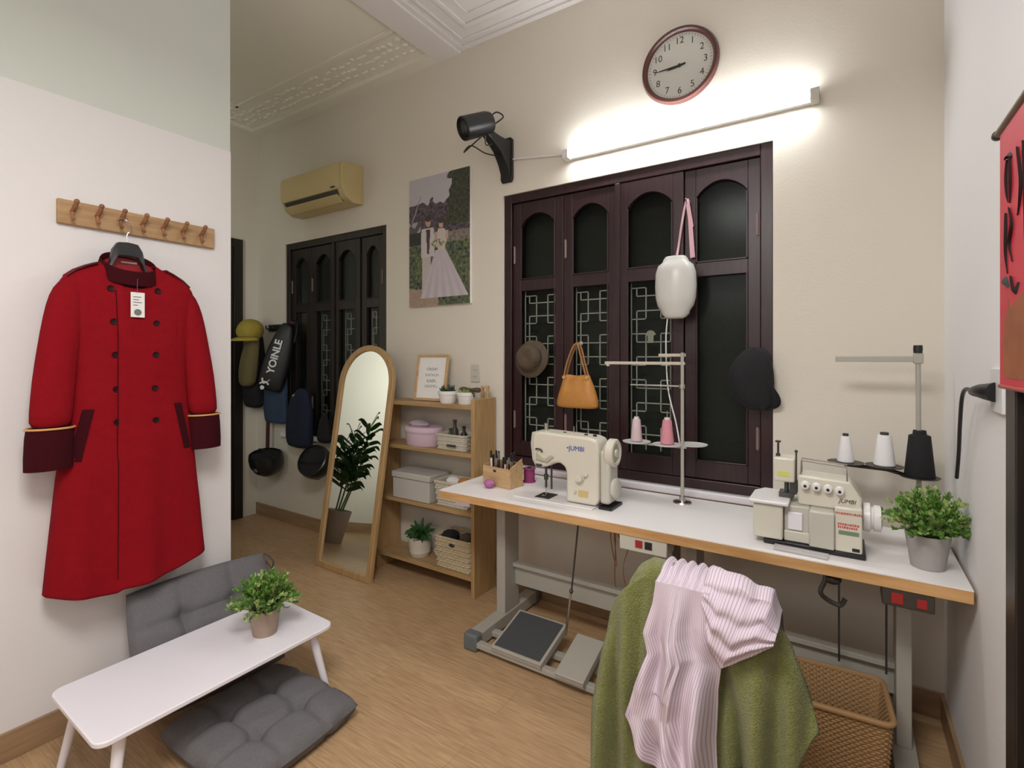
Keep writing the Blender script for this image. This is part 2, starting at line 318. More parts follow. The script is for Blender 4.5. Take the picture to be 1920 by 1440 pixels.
# ------------------------------------------------------------------ shuttered windows
def arch(x0, x1, z0, z1, rise, n=12):            # opening outline, counter-clockwise, top is a shallow arch
    pts = [(x1, z0), (x1, z1-rise)]
    for k in range(1, n): t = k/n; pts.append((x1+(x0-x1)*t, z1-rise+rise*math.sin(PI*t)**.75))
    return pts + [(x0, z1-rise), (x0, z0)]
def window(n, W, zm, mat_, splits, no_grille, bott):
    x0, x1, z0, z1 = W; cx = (x0+x1)/2
    r = bpy.data.objects.new('window_%d' % n, None); COL.objects.link(r); r.location = (cx, WY, z0); struct(r)
    o = lambda mb: mb
    def L(mb, nm, mm, p=r, **k):
        bmesh.ops.translate(mb.bm, verts=mb.bm.verts, vec=(-cx, -WY, -z0)); return mb.build(nm, mm, p, **k)
    fy0, fy1 = WY+.012, WY+.11; fw = .055
    L(B((x0, fy0, z0), (x0+fw, fy1, z1)).box((x1-fw, fy0, z0), (x1, fy1, z1)).box((x0+fw, fy0, z1-fw), (x1-fw, fy1, z1)).box((x0+fw, fy0, z0), (x1-fw, fy1, z0+.05)), 'window_frame', mat_, bevel=.004, smooth=False)
    L(B((x0-.03, WY-.03, z0-.035), (x1+.03, WY+.012, z0)), 'window_sill', 'white', bevel=.004, smooth=False)
    L(B((x0+.01, WY+.19, z0+.01), (x1-.01, WY+.2, z1-.01)), 'shutter_backing', 'night', smooth=False)
    xs = [x0+fw]+splits+[x1-fw]
    for i in range(4):
        a, c = xs[i]+.002, xs[i+1]-.002; y0, y1 = WY+.028, WY+.07; st = .055; zt = z1-fw-.003; zb = z0+.053
        if i == 2: y0 -= .012; y1 -= .012
        m = MB(); m.box((a, y0, zb), (a+st, y1, zt)).box((c-st, y0, zb), (c, y1, zt))
        m.box((a+st, y0, zm), (c-st, y1, zm+.07)).box((a+st, y0, zb), (c-st, y1, bott))
        ai, ci = a+st, c-st; za = zt-.075; rise = .075        # arched head rail
        up = [(ci, zt), (ai, zt), (ai, za-rise)] + [(ai+(ci-ai)*k/12, za-rise+rise*math.sin(PI*k/12)**.75) for k in range(1, 12)] + [(ci, za-rise)]
        m.prism(up, lambda u, v, k: (u, y0 if k == 0 else y1, v))
        # beads round the two openings
        for q0, q1 in ((zm+.07, za-rise), (bott, zm)):
            m.box((ai, y0-.004, q0), (ai+.009, y0, q1)).box((ci-.009, y0-.004, q0), (ci, y0, q1)).box((ai, y0-.004, q0), (ci, y0, q0+.009))
        if i == 2: m.box((a-.012, y0-.012, zb), (a+.016, y0+.001, zt))
        sash = L(m, 'shutter', mat_, bevel=.0025, smooth=False)
        L(MB().prism(arch(ai, ci, zm+.07, za, rise), lambda u, v, k: (u, y1-.018+k*.004, v)), 'pane', 'glass', sash, smooth=False)
        L(B((ai, y1-.018, bott), (ci, y1-.014, zm)), 'pane', 'glass', sash, smooth=False)
        for zh in (z0+.28, z1-.38):                        # hinges
            hx = a+.012 if i in (0, 1) else c-.012
            if i in (0, 1, 3): L(MB().cyl((hx, y0-.005, zh-.055), (hx, y0-.005, zh+.055), .0045).box((hx-.007, y0-.002, zh-.05), (hx+.007, y0+.002, zh+.05)), 'hinge', 'hinge', sash)
        if i not in no_grille:                             # fretwork grille behind the lower pane
            g = MB(); gx = (ai+ci)/2; hw = (ci-ai)/2; A = hw*.33; Bq = hw*.75; gy = WY+.085; wd = .003
            def H(u0, u1, z): g.box((gx+u0-wd, gy, z-wd), (gx+u1+wd, gy+.006, z+wd))
            def V(u, q0, q1): g.box((gx+u-wd, gy, q0-wd), (gx+u+wd, gy+.006, q1+wd))
            k = 0; z = zm-.05; p = .128; s_ = .023
            while z > bott+.04:
                for sg in (-1, 1):
                    lo, hi = (A, Bq) if sg > 0 else (-Bq, -A)
                    H(lo, hi, z+s_); H(lo, hi, z-s_); V(lo, z-s_, z+s_); V(hi, z-s_, z+s_)
                    if k % 2 == 0: V(sg*A, z-p+s_, z-s_)
                    else: V(sg*Bq, z-p+s_, z-s_)
                    e0, e1 = (Bq, hw) if sg > 0 else (-hw, -Bq)
                    H(e0, e1, z+s_ if k % 2 == 0 else z-s_)
                H(-A, A, z-s_ if k % 2 == 0 else z+s_)
                z -= p; k += 1
            for sg in (-1, 1): V(sg*hw, bott, zm)
            L(g, 'grille', 'grille', smooth=False)
    return r
window(1, W1, 1.875, 'darkwood', [-1.405, -1.064, -.70], [3], .93)
window(2, W2, 1.845, 'blackwood', [-3.82, -3.51, -3.19], [], .93)

# ------------------------------------------------------------------ fluorescent lamp, cable, clock
t = thing('tube_lamp', 'lit fluorescent tube batten mounted above the large shuttered window', 'lamp', (-.73, WY, 2.63))
B((-.635, -.032, -.022), (.635, 0, .022)).build('housing', 'whitep', t, bevel=.004)
MB().cyl((-.60, -.052, 0), (.60, -.052, 0), .0135, n=20).build('tube', 'tubelight', t)
for sx in (-1, 1): B((sx*.635, -.07, -.026), (sx*.598, -.0, .026)).build('end_cap', 'whitep' if sx < 0 else 'cream2', t, bevel=.004)
c = MB().tube([(-1.365, WY-.008, 2.65), (-1.55, WY-.008, 2.675), (-1.74, WY-.008, 2.70)], .006, smooth=False)
one(c, 'cable_conduit', 'wall_right', 'thin pale cable strip on the wall between black camera bracket and tube lamp', 'cable', (-1.55, WY-.008, 2.675))

t = thing('wall_clock', 'round wall clock with dark brown rim and black numerals above the tube lamp', 'clock', (-.713, WY, 2.962))
MB().lathe([(.17, 0), (.192, .004), (.196, .02), (.188, .038), (.176, .040), (.168, .030), (.166, .015), (.166, .0)], (0, 0, 0), (0, -1, 0), 64).build('rim', 'clockrim', t)
MB().lathe([(.168, .010), (.168, .016)], (0, 0, 0), (0, -1, 0), 64).build('face', 'clockface', t)
n_ = 0
for k in range(1, 13):
    a = PI/2-k*PI/6; text(str(k), 'numeral', 'darkink', t, (math.cos(a)*.128, -.0165, math.sin(a)*.128), (PI/2, 0, 0), .048, .0003, sx=.95, font_bold=-.0002)
m = MB()
for k in range(60):
    a = k*PI/30; r0 = .152 if k % 5 else .148; cs, sn = math.cos(a), math.sin(a); wd = .0008
    m.box((r0, -.017, -wd), (.160, -.016, wd), Matrix.Rotation(a, 4, 'Y'))
m.build('minute_track', 'ink', t, smooth=False)
def hand(a, L, wd, y, nm):
    q = Matrix.Rotation(-a, 4, 'Y'); MB().prism([(-.03, -wd*.7), (.0, -wd), (L*.75, -wd*.6), (L, 0), (L*.75, wd*.6), (0, wd), (-.03, wd*.7)], lambda u, v, k: q @ Vector((u, y-.0015*k, v))).build(nm, 'darkink', t, smooth=False)
hand(math.radians(181.5), .128, .0045, -.020, 'minute_hand'); hand(math.radians(188), .068, .0065, -.018, 'hour_hand')
MB().cyl((0, -.016, 0), (0, -.025, 0), .008).build('hub', 'darkink', t)

# ------------------------------------------------------------------ security camera on its bracket
t = thing('security_camera', 'black security camera on a wall bracket with loose cables', 'camera', (-1.785, WY, 2.70))
MB().prism([(-.045, -.12), (-.035, -.14), (.035, -.14), (.045, -.12), (.045, .125), (.03, .14), (-.03, .14), (-.045, .12)], lambda u, v, k: (u, -.018*k, v)).build('wall_plate', 'black', t, bevel=.004)
MB().rings([[(x*wx, y0, z0+y*wz) for x, y in ((-1, -1), (1, -1), (1, 1), (-1, 1))] for y0, z0, wx, wz in ((-.015, .0, .036, .12), (-.06, .035, .034, .075), (-.12, .065, .030, .045), (-.19, .085, .027, .030), (-.245, .10, .024, .024))]).build('arm', 'black', t, bevel=.006)
MB().ball((0, -.255, .105), .034).build('swivel', 'black', t)
ax = Vector((-.10, -.20, -.10)).normalized(); c0 = Vector((.005, -.245, .145)); 
hs = MB().lathe([(.03, -.035), (.058, -.03), (.066, -.0), (.068, .16), (.060, .165), (.056, .150), (.03, .148)], c0, ax, 28).build('housing', 'black', t)
MB().lathe([(.05, .150), (.045, .156), (.02, .160)], c0, ax, 24).build('lens', 'helm', hs)
MB().tube([c0-ax*.03+Vector((0, 0, .03)), (.06, -.21, .21), (.10, -.20, .175), (.05, -.23, .13), (.03, -.25, .11)], .0045).tube([(0, -.25, .08), (-.05, -.28, .03), (-.13, -.28, -.01), (-.10, -.25, .035), (-.03, -.20, -.01), (0, -.1, .0)], .004).tube([(0, -.24, .075), (-.01, -.22, .03), (.01, -.19, .04)], .004).build('cable', 'black', t)

# ------------------------------------------------------------------ air conditioner
t = thing('air_conditioner', 'yellowed wall air conditioner above the far dark window', 'air conditioner', (-3.52, WY, 2.64))
prof = [(0, 0), (-.10, -.005), (-.165, .03), (-.20, .10), (-.205, .24), (-.195, .285), (0, .30)]
MB().prism(prof, lambda u, v, k: (-.385+.77*k, u, v)).build('body', 'acm', t, bevel=.006)
MB().prism([(-.2, .085), (-.207, .10), (-.214, .235), (-.206, .27), (-.198, .27), (-.198, .085)], lambda u, v, k: (-.378+.74*k, u, v)).build('front_panel', 'acm', t, bevel=.004)
MB().prism([(-.135, .008), (-.197, .068), (-.201, .080), (-.19, .085), (-.12, .02)], lambda u, v, k: (-.34+.66*k, u, v)).build('air_outlet', 'acd', t)
MB().prism([(-.138, .002), (-.185, .042), (-.189, .050), (-.183, .050), (-.135, .010)], lambda u, v, k: (-.335+.65*k, u, v)).build('louver', 'acm', t)
B((.27, -.212, .095), (.31, -.218, .105)).build('display', 'acd', t)

# ------------------------------------------------------------------ wedding picture (canvas print)
t = thing('canvas_print', 'tall canvas photograph of a couple in white in a garden', 'picture', (-2.345, WY, 2.27))
B((-.275, -.022, -.452), (.275, 0, .452)).build('canvas', 'paper', t, bevel=.002)
def wed(u, v):
    n1 = noise.noise((u*9, v*16, 1)); n2 = noise.noise((u*28, v*48, 4)); n3 = noise.noise((u*5, v*9, 7))
    if v > .80-.05*n1+.12*max(0, u-.0)*0 and u < .68+.1*n1+.10*(v-.8): c = (.46+.04*n1, .44, .47)
    elif u > .64+.08*n1 and v > .60: c = (.045+.05*n2, .052+.05*n2, .032)
    elif v > .55: c = (.085+.10*n2, .065+.08*n2, .08+.08*n2)
    elif v > .47: c = (.20+.15*n2, .17+.12*n2, .14+.1*n2)
    else: c = (.085+.12*n2+.05*n1, .105+.13*n2+.05*n1, .055+.06*n2)
    if v < .14+.02*n1 and u < .5: c = (.36+.1*n2, .26+.06*n2, .20)
    if v > .60 and v < .86 and abs((v-.60)-(u-.0)*1.25) < .012: c = (.30, .27, .28)
    if u < .20 and .56 < v < .66: c = (.35, .33, .35) if n1 > 0 else (.10, .08, .09)
    if u < .22 and .48 < v < .58: c = (.03, .03, .03)
    # man: cream suit
    mx = .33
    if .09 < v < .40 and abs(u-(mx-.03)) < .075: c = (.50+.06*n1, .44, .42)
    if .38 < v < .60 and abs(u-(mx-.01)) < .115-.25*max(0, v-.54): c = (.54+.04*n1, .50, .50)
    if .40 < v < .59 and abs(u-mx-.0) < .018+.10*(v-.42)*1.1: c = (.06, .04, .05)
    if ((u-mx)/.045)**2+((v-.645)/.036)**2 < 1: c = (.44, .30, .24)
    if ((u-mx)/.05)**2+((v-.672)/.022)**2 < 1: c = (.05, .035, .035)
    # woman: wide white dress
    wx = .55; 
    if .06 < v < .42:
        k = (.42-v)/.36; l = wx-.10-.25*k; r = wx+.07+.36*k
        if l < u < r:
            q = .47+.05*math.sin((u-l)/(r-l)*34)*k+.02*n1; c = (q+.03, q-.02, q+.02)
    if .42 <= v < .585 and abs(u-wx) < .075+.02*math.sin(v*40): c = (.55, .48, .43)
    if .50 < v < .56 and abs(abs(u-wx)-.09) < .022: c = (.48, .34, .27)
    if ((u-wx)/.045)**2+((v-.62)/.033)**2 < 1: c = (.50, .34, .28)
    if ((u-wx-.0)/.06)**2+((v-.645)/.024)**2 < 1 or (((u-wx-.055)/.028)**2+((v-.61)/.036)**2 < 1): c = (.06, .04, .045)
    if ((u-.49)/.11)**2+((v-.475)/.030)**2 < 1: c = (.52, .45, .37) if n2 > 0 else (.20, .19, .12)
    return tuple(max(.01, x) for x in c)
pic('printed_photo', 'picture', t, 110, 180, lambda u, v: (-.275+.55*u, -.0232, -.452+.904*v), wed)

# ------------------------------------------------------------------ hanging rail with pegs
t = thing('coat_rack', 'oak wall rack with seven curved wooden pegs', 'coat rack', (XP, .972, 2.03))
B((0, -.291, -.047), (.020, .291, .047)).build('board', 'oaky', t, bevel=.003)
pegs = [-.248+i*.079 for i in range(7)]
for i, y in enumerate(pegs):
    MB().tube([(.018, y, .004), (.035, y, .008), (.052, y+.003, .026), (.058, y+.004, .036)], lambda q: .007+.002*math.sin(q*PI)).tube([(.03, y, .005), (.036, y-.002, -.018), (.045, y-.003, -.030), (.058, y-.002, -.026)], .0062).ball((.060, y+.004, .038), .0095, 12, 8).build('peg', 'peg', t)
# hanger
HY = pegs[2]+.972-.0
t = thing('coat_hanger', 'black plastic coat hanger hooked on the third peg of the wooden rack', 'hanger', (XP+.09, HY, 1.86))
MB().tube([(0, 0, .07), (0, 0, .105), (0, .012, .122), (-.02, .024, .145), (-.042, .016, .170), (-.045, -.004, .178), (-.040, -.022, .165)], .0022).build('hook', 'steel', t)
MB().rings([[(x, y, z) for x, z in ((-.016*k1, zc-h), (.016*k1, zc-h), (.014*k1, zc+h), (-.014*k1, zc+h))] for y, zc, h, k1 in [(-.17, -.125, .008, .8), (-.085, -.085, .012, .9), (-.060, -.030, .016, 1), (-.050, .012, .028, 1.1), (-.034, .040, .028, 1.1), (0, .044, .028, 1.1), (.034, .040, .028, 1.1), (.050, .012, .028, 1.1), (.060, -.030, .016, 1), (.085, -.085, .012, .9), (.17, -.125, .008, .8)]]).build('shoulder_bar', 'black', t, bevel=.003)

# ------------------------------------------------------------------ red coat
coat = thing('red_coat', 'long red double-breasted wool coat with burgundy velvet collar and cuffs on hanger', 'coat', (XP+.075, .90, .56))
def lerp(tab, x):
    if x <= tab[0][0]: return tab[0][1:]
    for a, b_ in zip(tab, tab[1:]):
        if x <= b_[0]:
            q = (x-a[0])/(b_[0]-a[0]); return [u+(v-u)*q for u, v in zip(a[1:], b_[1:])]
    return tab[-1][1:]
BT = [(.56, .272, .085, .0), (.70, .262, .083, 0), (1.0, .235, .078, 0), (1.25, .205, .072, 0), (1.40, .197, .070, 0), (1.60, .212, .070, 0), (1.70, .225, .062, 0), (1.75, .226, .055, 0), (1.785, .205, .046, 0), (1.81, .160, .040, 0), (1.835, .110, .040, 0), (1.85, .085, .040, 0)]
N = 120
def coat_pt(j, z, off=0):
    hw, dp, _ = lerp(BT, z); a = 2*PI*j/N; cy, cx_ = math.sin(a), math.cos(a)      # a=0 -> front (+x)
    y = hw*math.copysign(abs(cy)**.85, cy); x = dp*math.copysign(abs(cx_)**.62, cx_)
    low = max(0, min(1, (1.25-z)/.65))
    if cx_ > 0:
        x += low*(.009*math.sin(y*30+1.0)+.004*math.sin(y*55))*min(1, cx_*2.5)
        x += .006*noise.noise((y*9, z*5, 0))
        d = y+.068+.0*(z)                             # overlap edge of the right front
        x += .007/(1+math.exp(-d*700)) - .004*math.exp(-(d/.0035)**2)
        x -= .003*math.exp(-((z-1.372)/.004)**2)
        x -= .002*math.exp(-((abs(y)-.150)/.004)**2)*(1 if z > 1.35 else .3)
    else: x = max(x, -.068)
    return x+off, y
rings = []
zs = [.56+.0105*i for i in range(124)]
for z in zs:
    ring = []
    for j in range(N):
        x, y = coat_pt(j, z); zz = z
        if z > 1.70:
            k = (z-1.70)/.15; zz -= k*.085*max(0, math.cos(2*PI*j/N))*math.exp(-(y/.12)**2)
        if z < .70:
            k = (.70-z)/.14; zz = z + k*(-.035*math.cos((y+.02)*5.5)+.008 + .020*(y/.27)**2) + (.010 if y > -.068 and x > 0 else 0)*k
        ring.append((x, y, zz-.56))
    rings.append(ring)
MB().rings(rings, caps=False).build('coat_body', 'red', coat, solid=.006)
def sleeve(s):
    path = [((0, .165, 1.790), .022, .022), ((.003, .192, 1.762), .036, .044), ((.008, .206, 1.70), .046, .056), ((.014, .218, 1.62), .049, .061), ((.022, .236, 1.50), .049, .062), ((.030, .252, 1.38), .048, .062), ((.036, .262, 1.25), .046, .062), ((.038, .265, 1.20), .045, .062)]
    rr = []
    for (p, dx, dy) in path:
        rr.append([(p[0]+dx*math.cos(a)+.003*math.sin(3*a+p[2]*30), s*p[1]+dy*math.sin(a), p[2]-.56+.25*dy*math.sin(a)*s*(-1 if p[2] > 1.7 else 0)) for a in [2*PI*k/28 for k in range(28)]])
    o = MB().rings(rr).build('sleeve', 'red', coat, sub=1)
    cu = [((.038, .265, 1.205), .049, .067), ((.038, .266, 1.17), .051, .070), ((.039, .268, 1.10), .051, .071), ((.039, .269, 1.055), .049, .070), ((.039, .269, 1.058), .043, .064), ((.039, .268, 1.10), .043, .063)]
    MB().rings([[(p[0]+dx*math.cos(a), s*p[1]+dy*math.sin(a), p[2]-.56) for a in [2*PI*k/28 for k in range(28)]] for p, dx, dy in cu]).build('cuff', 'velvet', o)
    MB().tube([(.038+.052*math.cos(a), s*.265+.070*math.sin(a), 1.205-.56) for a in [2*PI*k/28 for k in range(29)]], .004, smooth=False).build('cuff_piping', 'gold', o)
for s in (-1, 1): sleeve(s)
def epaulette(s):
    pts = [(.118, 1.833), (.150, 1.818), (.185, 1.797), (.214, 1.770)]
    rr = []
    for y, z in pts: rr.append([(x, s*y, z-.56+dz) for x, dz in ((-.022, 0), (.030, -.002), (.030, .006), (-.022, .008))])
    o = MB().rings(rr).build('epaulette', 'red', coat, bevel=.002)
    MB().tube([(.031, s*y, z-.56+.004) for y, z in pts], .0022, smooth=False).build('epaulette_piping', 'darkink', o)
for s in (-1, 1): epaulette(s)
# stand collar: sloping ring, low in front
def cring(r1, r2, z0, dip): return [(r1*math.cos(a)-.002, r2*math.sin(a)-.005, z0-.56-dip*(1+math.cos(a))/2) for a in [2*PI*k/40 for k in range(40)]]
MB().rings([cring(.072, .112, 1.835, .082), cring(.070, .106, 1.86, .076), cring(.064, .098, 1.905, .092), cring(.059, .092, 1.905, .092), cring(.058, .092, 1.86, .080), cring(.058, .093, 1.825, .08)], caps=False).build('collar', 'velvet', coat, sub=1)
MB().rings([cring(.055, .090, 1.878, .092), cring(.048, .082, 1.80, .04)], caps=True).build('lining', 'lining', coat)
B((-.046, -.022, 1.825-.56), (-.030, .034, 1.862-.56)).build('neck_label', 'paper', coat, bevel=.002)
def front_x(y, z):
    j = min(range(-28, 29), key=lambda q: abs(coat_pt(q, z)[1]-y)); return coat_pt(j, z)[0]
for y, z in [(-.088, 1.735), (.074, 1.741), (-.083, 1.604), (.064, 1.605), (-.077, 1.474), (.060, 1.474), (-.074, 1.338), (.058, 1.336), (-.072, 1.208), (.060, 1.203)]:
    x = front_x(y, z)+.001
    m = MB().lathe([(.0115, 0), (.0125, .003), (.0115, .006), (.008, .0045), (.0015, .0045)], (x, y, z-.56), (1, 0, 0), 20)
    m.build('button', 'btn', coat)
def pocket(y0, z0, y1, z1, wd):
    rr = []
    for k in range(9):
        q = k/8; y = y0+(y1-y0)*q; z = z0+(z1-z0)*q; rr.append([(front_x(y+e, z)+h, y+e, z-.56) for e, h in ((-wd, .001), (wd, .001), (wd, .008), (-wd, .008))])
    MB().rings(rr).build('pocket_welt', 'velvet', coat, bevel=.002)
pocket(-.160, 1.265, -.200, 1.07, .017); pocket(.148, 1.268, .186, 1.07, .0155)
MB().tube([(front_x(-.066, z)+.0045, -.072, z-.56) for z in [1.73-.02*k for k in range(58)]], .0016, 5, smooth=False).build('front_seam', 'velvet', coat)
MB().tube([(front_x(y, 1.372)+.001, y, 1.372-.56) for y in [-.185+.01*k for k in range(38)]], .0012, 5, smooth=False).build('waist_seam', 'velvet', coat)
for s in (-1, 1): MB().tube([(front_x(s*y, z)+.0005, s*y, z-.56) for y, z in [(.165, 1.70-.02*k) for k in range(16)]], .0011, 5, smooth=False).build('armhole_seam', 'velvet', coat)
# price tag
t = thing('price_tag', 'white paper price tag hanging from the red coat collar', 'tag', (XP+.163, .892, 1.675))
B((-.001, -.024, -.050), (.001, .024, .050)).build('card', 'paper', t)
MB().tube([(0, 0, .042), (.001, -.002, .062), (-.002, 0, .105)], .0008).build('string', 'ink', t)
m = MB()
for k, (wd) in enumerate((.014, .010, .015, .008)): m.box((.001, -.016, .030-k*.011), (.0016, -.016+wd*2, .033-k*.011))
m.build('printing', 'ink', t, smooth=False)
MB().lathe([(.013, 0), (.013, .0012)], (.001, 0, -.030), (1, 0, 0), 20).build('round_stamp', 'ink', t)

# ------------------------------------------------------------------ floor chair with grey tufted cushions
fc = thing('floor_chair', 'grey tufted linen floor chair with folded-up backrest behind white low table', 'floor chair', (-1.92, 1.13, 0))
def cushion(nm, w, d, h, fn, tufts):
    nx = 44; f = []
    def hh(u, v, top):
        e = (1-abs(u)**6)*(1-abs(v)**6); z = h/2*max(0, e)**.35
        for tu, tv in tufts:
            r2 = ((u-tu)*w/2)**2+((v-tv)*d/2)**2; z -= h*.30*math.exp(-r2/.0010)
            z -= h*.08*math.exp(-((u-tu)*w/2)**2/.00025)*(1-.5*abs(v)); z -= h*.08*math.exp(-((v-tv)*d/2)**2/.00025)*(1-.5*abs(u))
        z += h*.05*noise.noise((u*3, v*3, h*9))
        return max(z, .004)*(1 if top else -1)
    m = MB(); T = {}; Bt = {}
    for i in range(nx+1):
        for j in range(nx+1):
            u = -1+2*i/nx; v = -1+2*j/nx; sq = 1-.05*(u*u)*(v*v)
            p = 1-.03*(1-abs(v)**2)*0
            x = u*w/2*sq*p; y = v*d/2*sq
            T[i, j] = m.bm.verts.new(fn(x, y, hh(u, v, True)))
            Bt[i, j] = T[i, j] if (i in (0, nx) or j in (0, nx)) else m.bm.verts.new(fn(x, y, hh(u, v, False)*.8))
    for i in range(nx):
        for j in range(nx):
            m.face([T[i, j], T[i+1, j], T[i+1, j+1], T[i, j+1]]); m.face([Bt[i, j+1], Bt[i+1, j+1], Bt[i+1, j], Bt[i, j]])
    return m.build(nm, 'grey', fc)
rzm = Matrix.Rotation(math.radians(3), 3, 'Z')
tf = [(-.35, -.35), (.35, -.35), (-.35, .35), (.35, .35)]
cushion('seat_cushion', .54, .52, .11, lambda x, y, z: rzm @ Vector((x, y, z)) + Vector((.02, 0, .046)), tf)
th = math.radians(65); 
bk = Matrix.Rotation(math.radians(-4), 3, 'Z') @ Matrix.Rotation(th, 3, 'Y')
cushion('backrest_cushion', .52, .60, .10, lambda x, y, z: bk @ Vector((x, y, z)) + Vector((-.447, .035, .255)), tf)
MB().tube([(-.47, .30, .50), (-.44, .325, .46), (-.46, .33, .42), (-.49, .32, .45)], .004).build('tie_cord', 'greyd', fc)

# ------------------------------------------------------------------ low white table with plant
t = thing('low_table', 'small low white table with splayed legs in front of grey floor chair', 'table', (-2.095, 1.02, 0), rz=0)
def rrect(hx, hy, r, n=6):
    o = []
    for cx_, cy_, a0 in ((hx-r, hy-r, 0), (-hx+r, hy-r, 90), (-hx+r, -hy+r, 180), (hx-r, -hy+r, 270)):
        for k in range(n+1): a = math.radians(a0+90*k/n); o.append((cx_+r*math.cos(a), cy_+r*math.sin(a)))
    return o
sk = lambda u, v, k: (u, v+(-.02*u), .283+.018*k)
MB().prism(rrect(.225, .425, .04), sk).build('tabletop', 'white', t, bevel=.004, seg=3)
for sx in (-1, 1):
    for sy in (-1, 1): MB().cyl((sx*.165, sy*.345, .284), (sx*.215, sy*.395, 0), .019, .012).build('leg', 'white', t)

def sprig_foliage(rad, hgt, n, ls, seed, z0, squash=1.0):
    rd = random.Random(seed); m = MB(); st = MB()
    for i in range(n):
        a = rd.uniform(0, 2*PI); el = rd.uniform(.05, 1)**.8; ph = el*PI/2
        L = rd.uniform(.72, 1.08); d = Vector((math.cos(a)*math.cos(ph)*rad, math.sin(a)*math.cos(ph)*rad, math.sin(ph)*hgt))*L
        p0 = Vector((math.cos(a)*.02, math.sin(a)*.02, z0)); p1 = p0+d*.5+Vector((0, 0, .018)); p2 = p0+d
        st.tube([p0, p1, p2], .0012, 4)
        for k in range(9):
            q = .35+.65*k/8; p = p0.lerp(p1, q*2) if q < .5 else p1.lerp(p2, q*2-1)
            for s in range(2):
                dr = (d.normalized()+Vector((rd.uniform(-1, 1), rd.uniform(-1, 1), rd.uniform(-.6, .9)))*.9).normalized(); up = dr.orthogonal().normalized(); up.rotate(Matrix.Rotation(rd.uniform(0, 6.28), 3, dr)); sd = dr.cross(up)
                l = ls*rd.uniform(.7, 1.25); wv = l*.30
                A = m.bm.verts.new(p); Bv = m.bm.verts.new(p+dr*l*.5+sd*wv+up*l*.08); Cv = m.bm.verts.new(p+dr*l); D = m.bm.verts.new(p+dr*l*.5-sd*wv+up*l*.08)
                m.face([A, Bv, Cv]); m.face([A, Cv, D])
    return m, st
def pot_plant(label, loc, rt, rb, h, potm, frad, fh, n, ls, seed, name='potted_plant', group=None):
    t = thing(name, label, 'plant', loc, group=group)
    MB().lathe([(rb, 0), (rb*1.02, .004), (rt, h-.006), (rt, h), (rt-.006, h), (rt-.008, h-.02), (.004, h-.022)], n=32).build('pot', potm, t)
    MB().lathe([(rt-.008, h-.020), (.004, h-.014)], n=24).build('soil', 'soil', t)
    m, st = sprig_foliage(frad, fh, n, ls, seed, h-.015)
    m.build('foliage', 'leaf', t, smooth=False); st.build('stems', 'stem', t)
    m, _ = sprig_foliage(frad*1.03, fh*1.03, n//3, ls, seed+50, h-.015); _.bm.free()
    m.build('young_leaves', 'leafl', t, smooth=False)
    return t
pot_plant('bushy green plant in taupe pot on the low white table', (-2.05, 1.228, .301), .061, .046, .108, 'pot2', .112, .150, 130, .019, 5)

# ------------------------------------------------------------------ arched mirror leaning on the wall
mw, mh = .56, 1.565; lean = math.radians(9.0)
t = thing('arched_mirror', 'tall arched standing mirror in a light oak frame leaning beside the shelf', 'mirror', (-2.835, 2.232, 0), rot=(-lean, 0, math.radians(.0)))
def archpath(hw, z0, z1, n=28):
    p = [(hw, z0), (hw, z1-hw)]
    for k in range(1, n): a = PI*k/n; p.append((hw*math.cos(a), z1-hw+hw*math.sin(a)))
    return p+[(-hw, z1-hw), (-hw, z0)]
fw = .042
outp = archpath(mw/2, 0, mh); inp = archpath(mw/2-fw, fw, mh-fw)
m = MB(); ringsF = []
for (ox, oz), (ix, iz) in zip(outp, inp):
    ringsF.append([(ox, -.0, oz), (ox, .030, oz), (ix, .030, iz), (ix, -.0, iz)])
m.rings(ringsF+[ringsF[0]], caps=False).build('mirror_frame', 'oak', t, bevel=.004)
MB().prism(archpath(mw/2-fw+.004, fw-.004, mh-fw+.004), lambda u, v, k: (u, .012+.004*k, v)).build('mirror_glass', 'mirror', t, smooth=False)
MB().prism(archpath(mw/2-.01, .01, mh-.01), lambda u, v, k: (u, .024+.006*k, v)).build('back_panel', 'oaky', t, smooth=False)
rl = Matrix.Rotation(lean, 3, 'X')
def inv(p): return rl @ Vector(p)
for px_ in (-.20, .07): MB().tube([inv((px_, .20, .95)), inv((px_, .36, .012))], .011, 6, smooth=False).build('prop_leg', 'oak', t)
MB().tube([inv((-.20, .325, .22)), inv((.07, .325, .22))], .008, 6, smooth=False).build('crossbar', 'oak', t)

# ------------------------------------------------------------------ open oak shelf
SX0, SX1, SY0, SY1 = -2.74, -1.868, 2.44, 2.664
sh = thing('shelf_unit', 'open oak shelf unit with four shelves beside the work table', 'shelf', ((SX0+SX1)/2, (SY0+SY1)/2, 0))
o_ = sh.location; off = Vector(o_)
def LB(a, b_): return B(Vector(a)-off, Vector(b_)-off)
LB((SX1-.026, SY0, 0), (SX1, SY1, 1.205)).build('side_panel', 'oak', sh, bevel=.002)
LB((SX0, SY0, 0), (SX0+.026, SY1, 1.16)).build('side_panel', 'oak', sh, bevel=.002)
SH = {'top': 1.165, 'a': .872, 'b': .512, 'c': .125}
for k, z in SH.items(): LB((SX0+.026, SY0+.004, z-.024), (SX1-.026, SY1, z)).build('shelf_board', 'oakx', sh, bevel=.002)
LB((SX0+.026, SY1-.012, .40), (SX1-.026, SY1, .50)).build('back_rail', 'oakx', sh, bevel=.002)
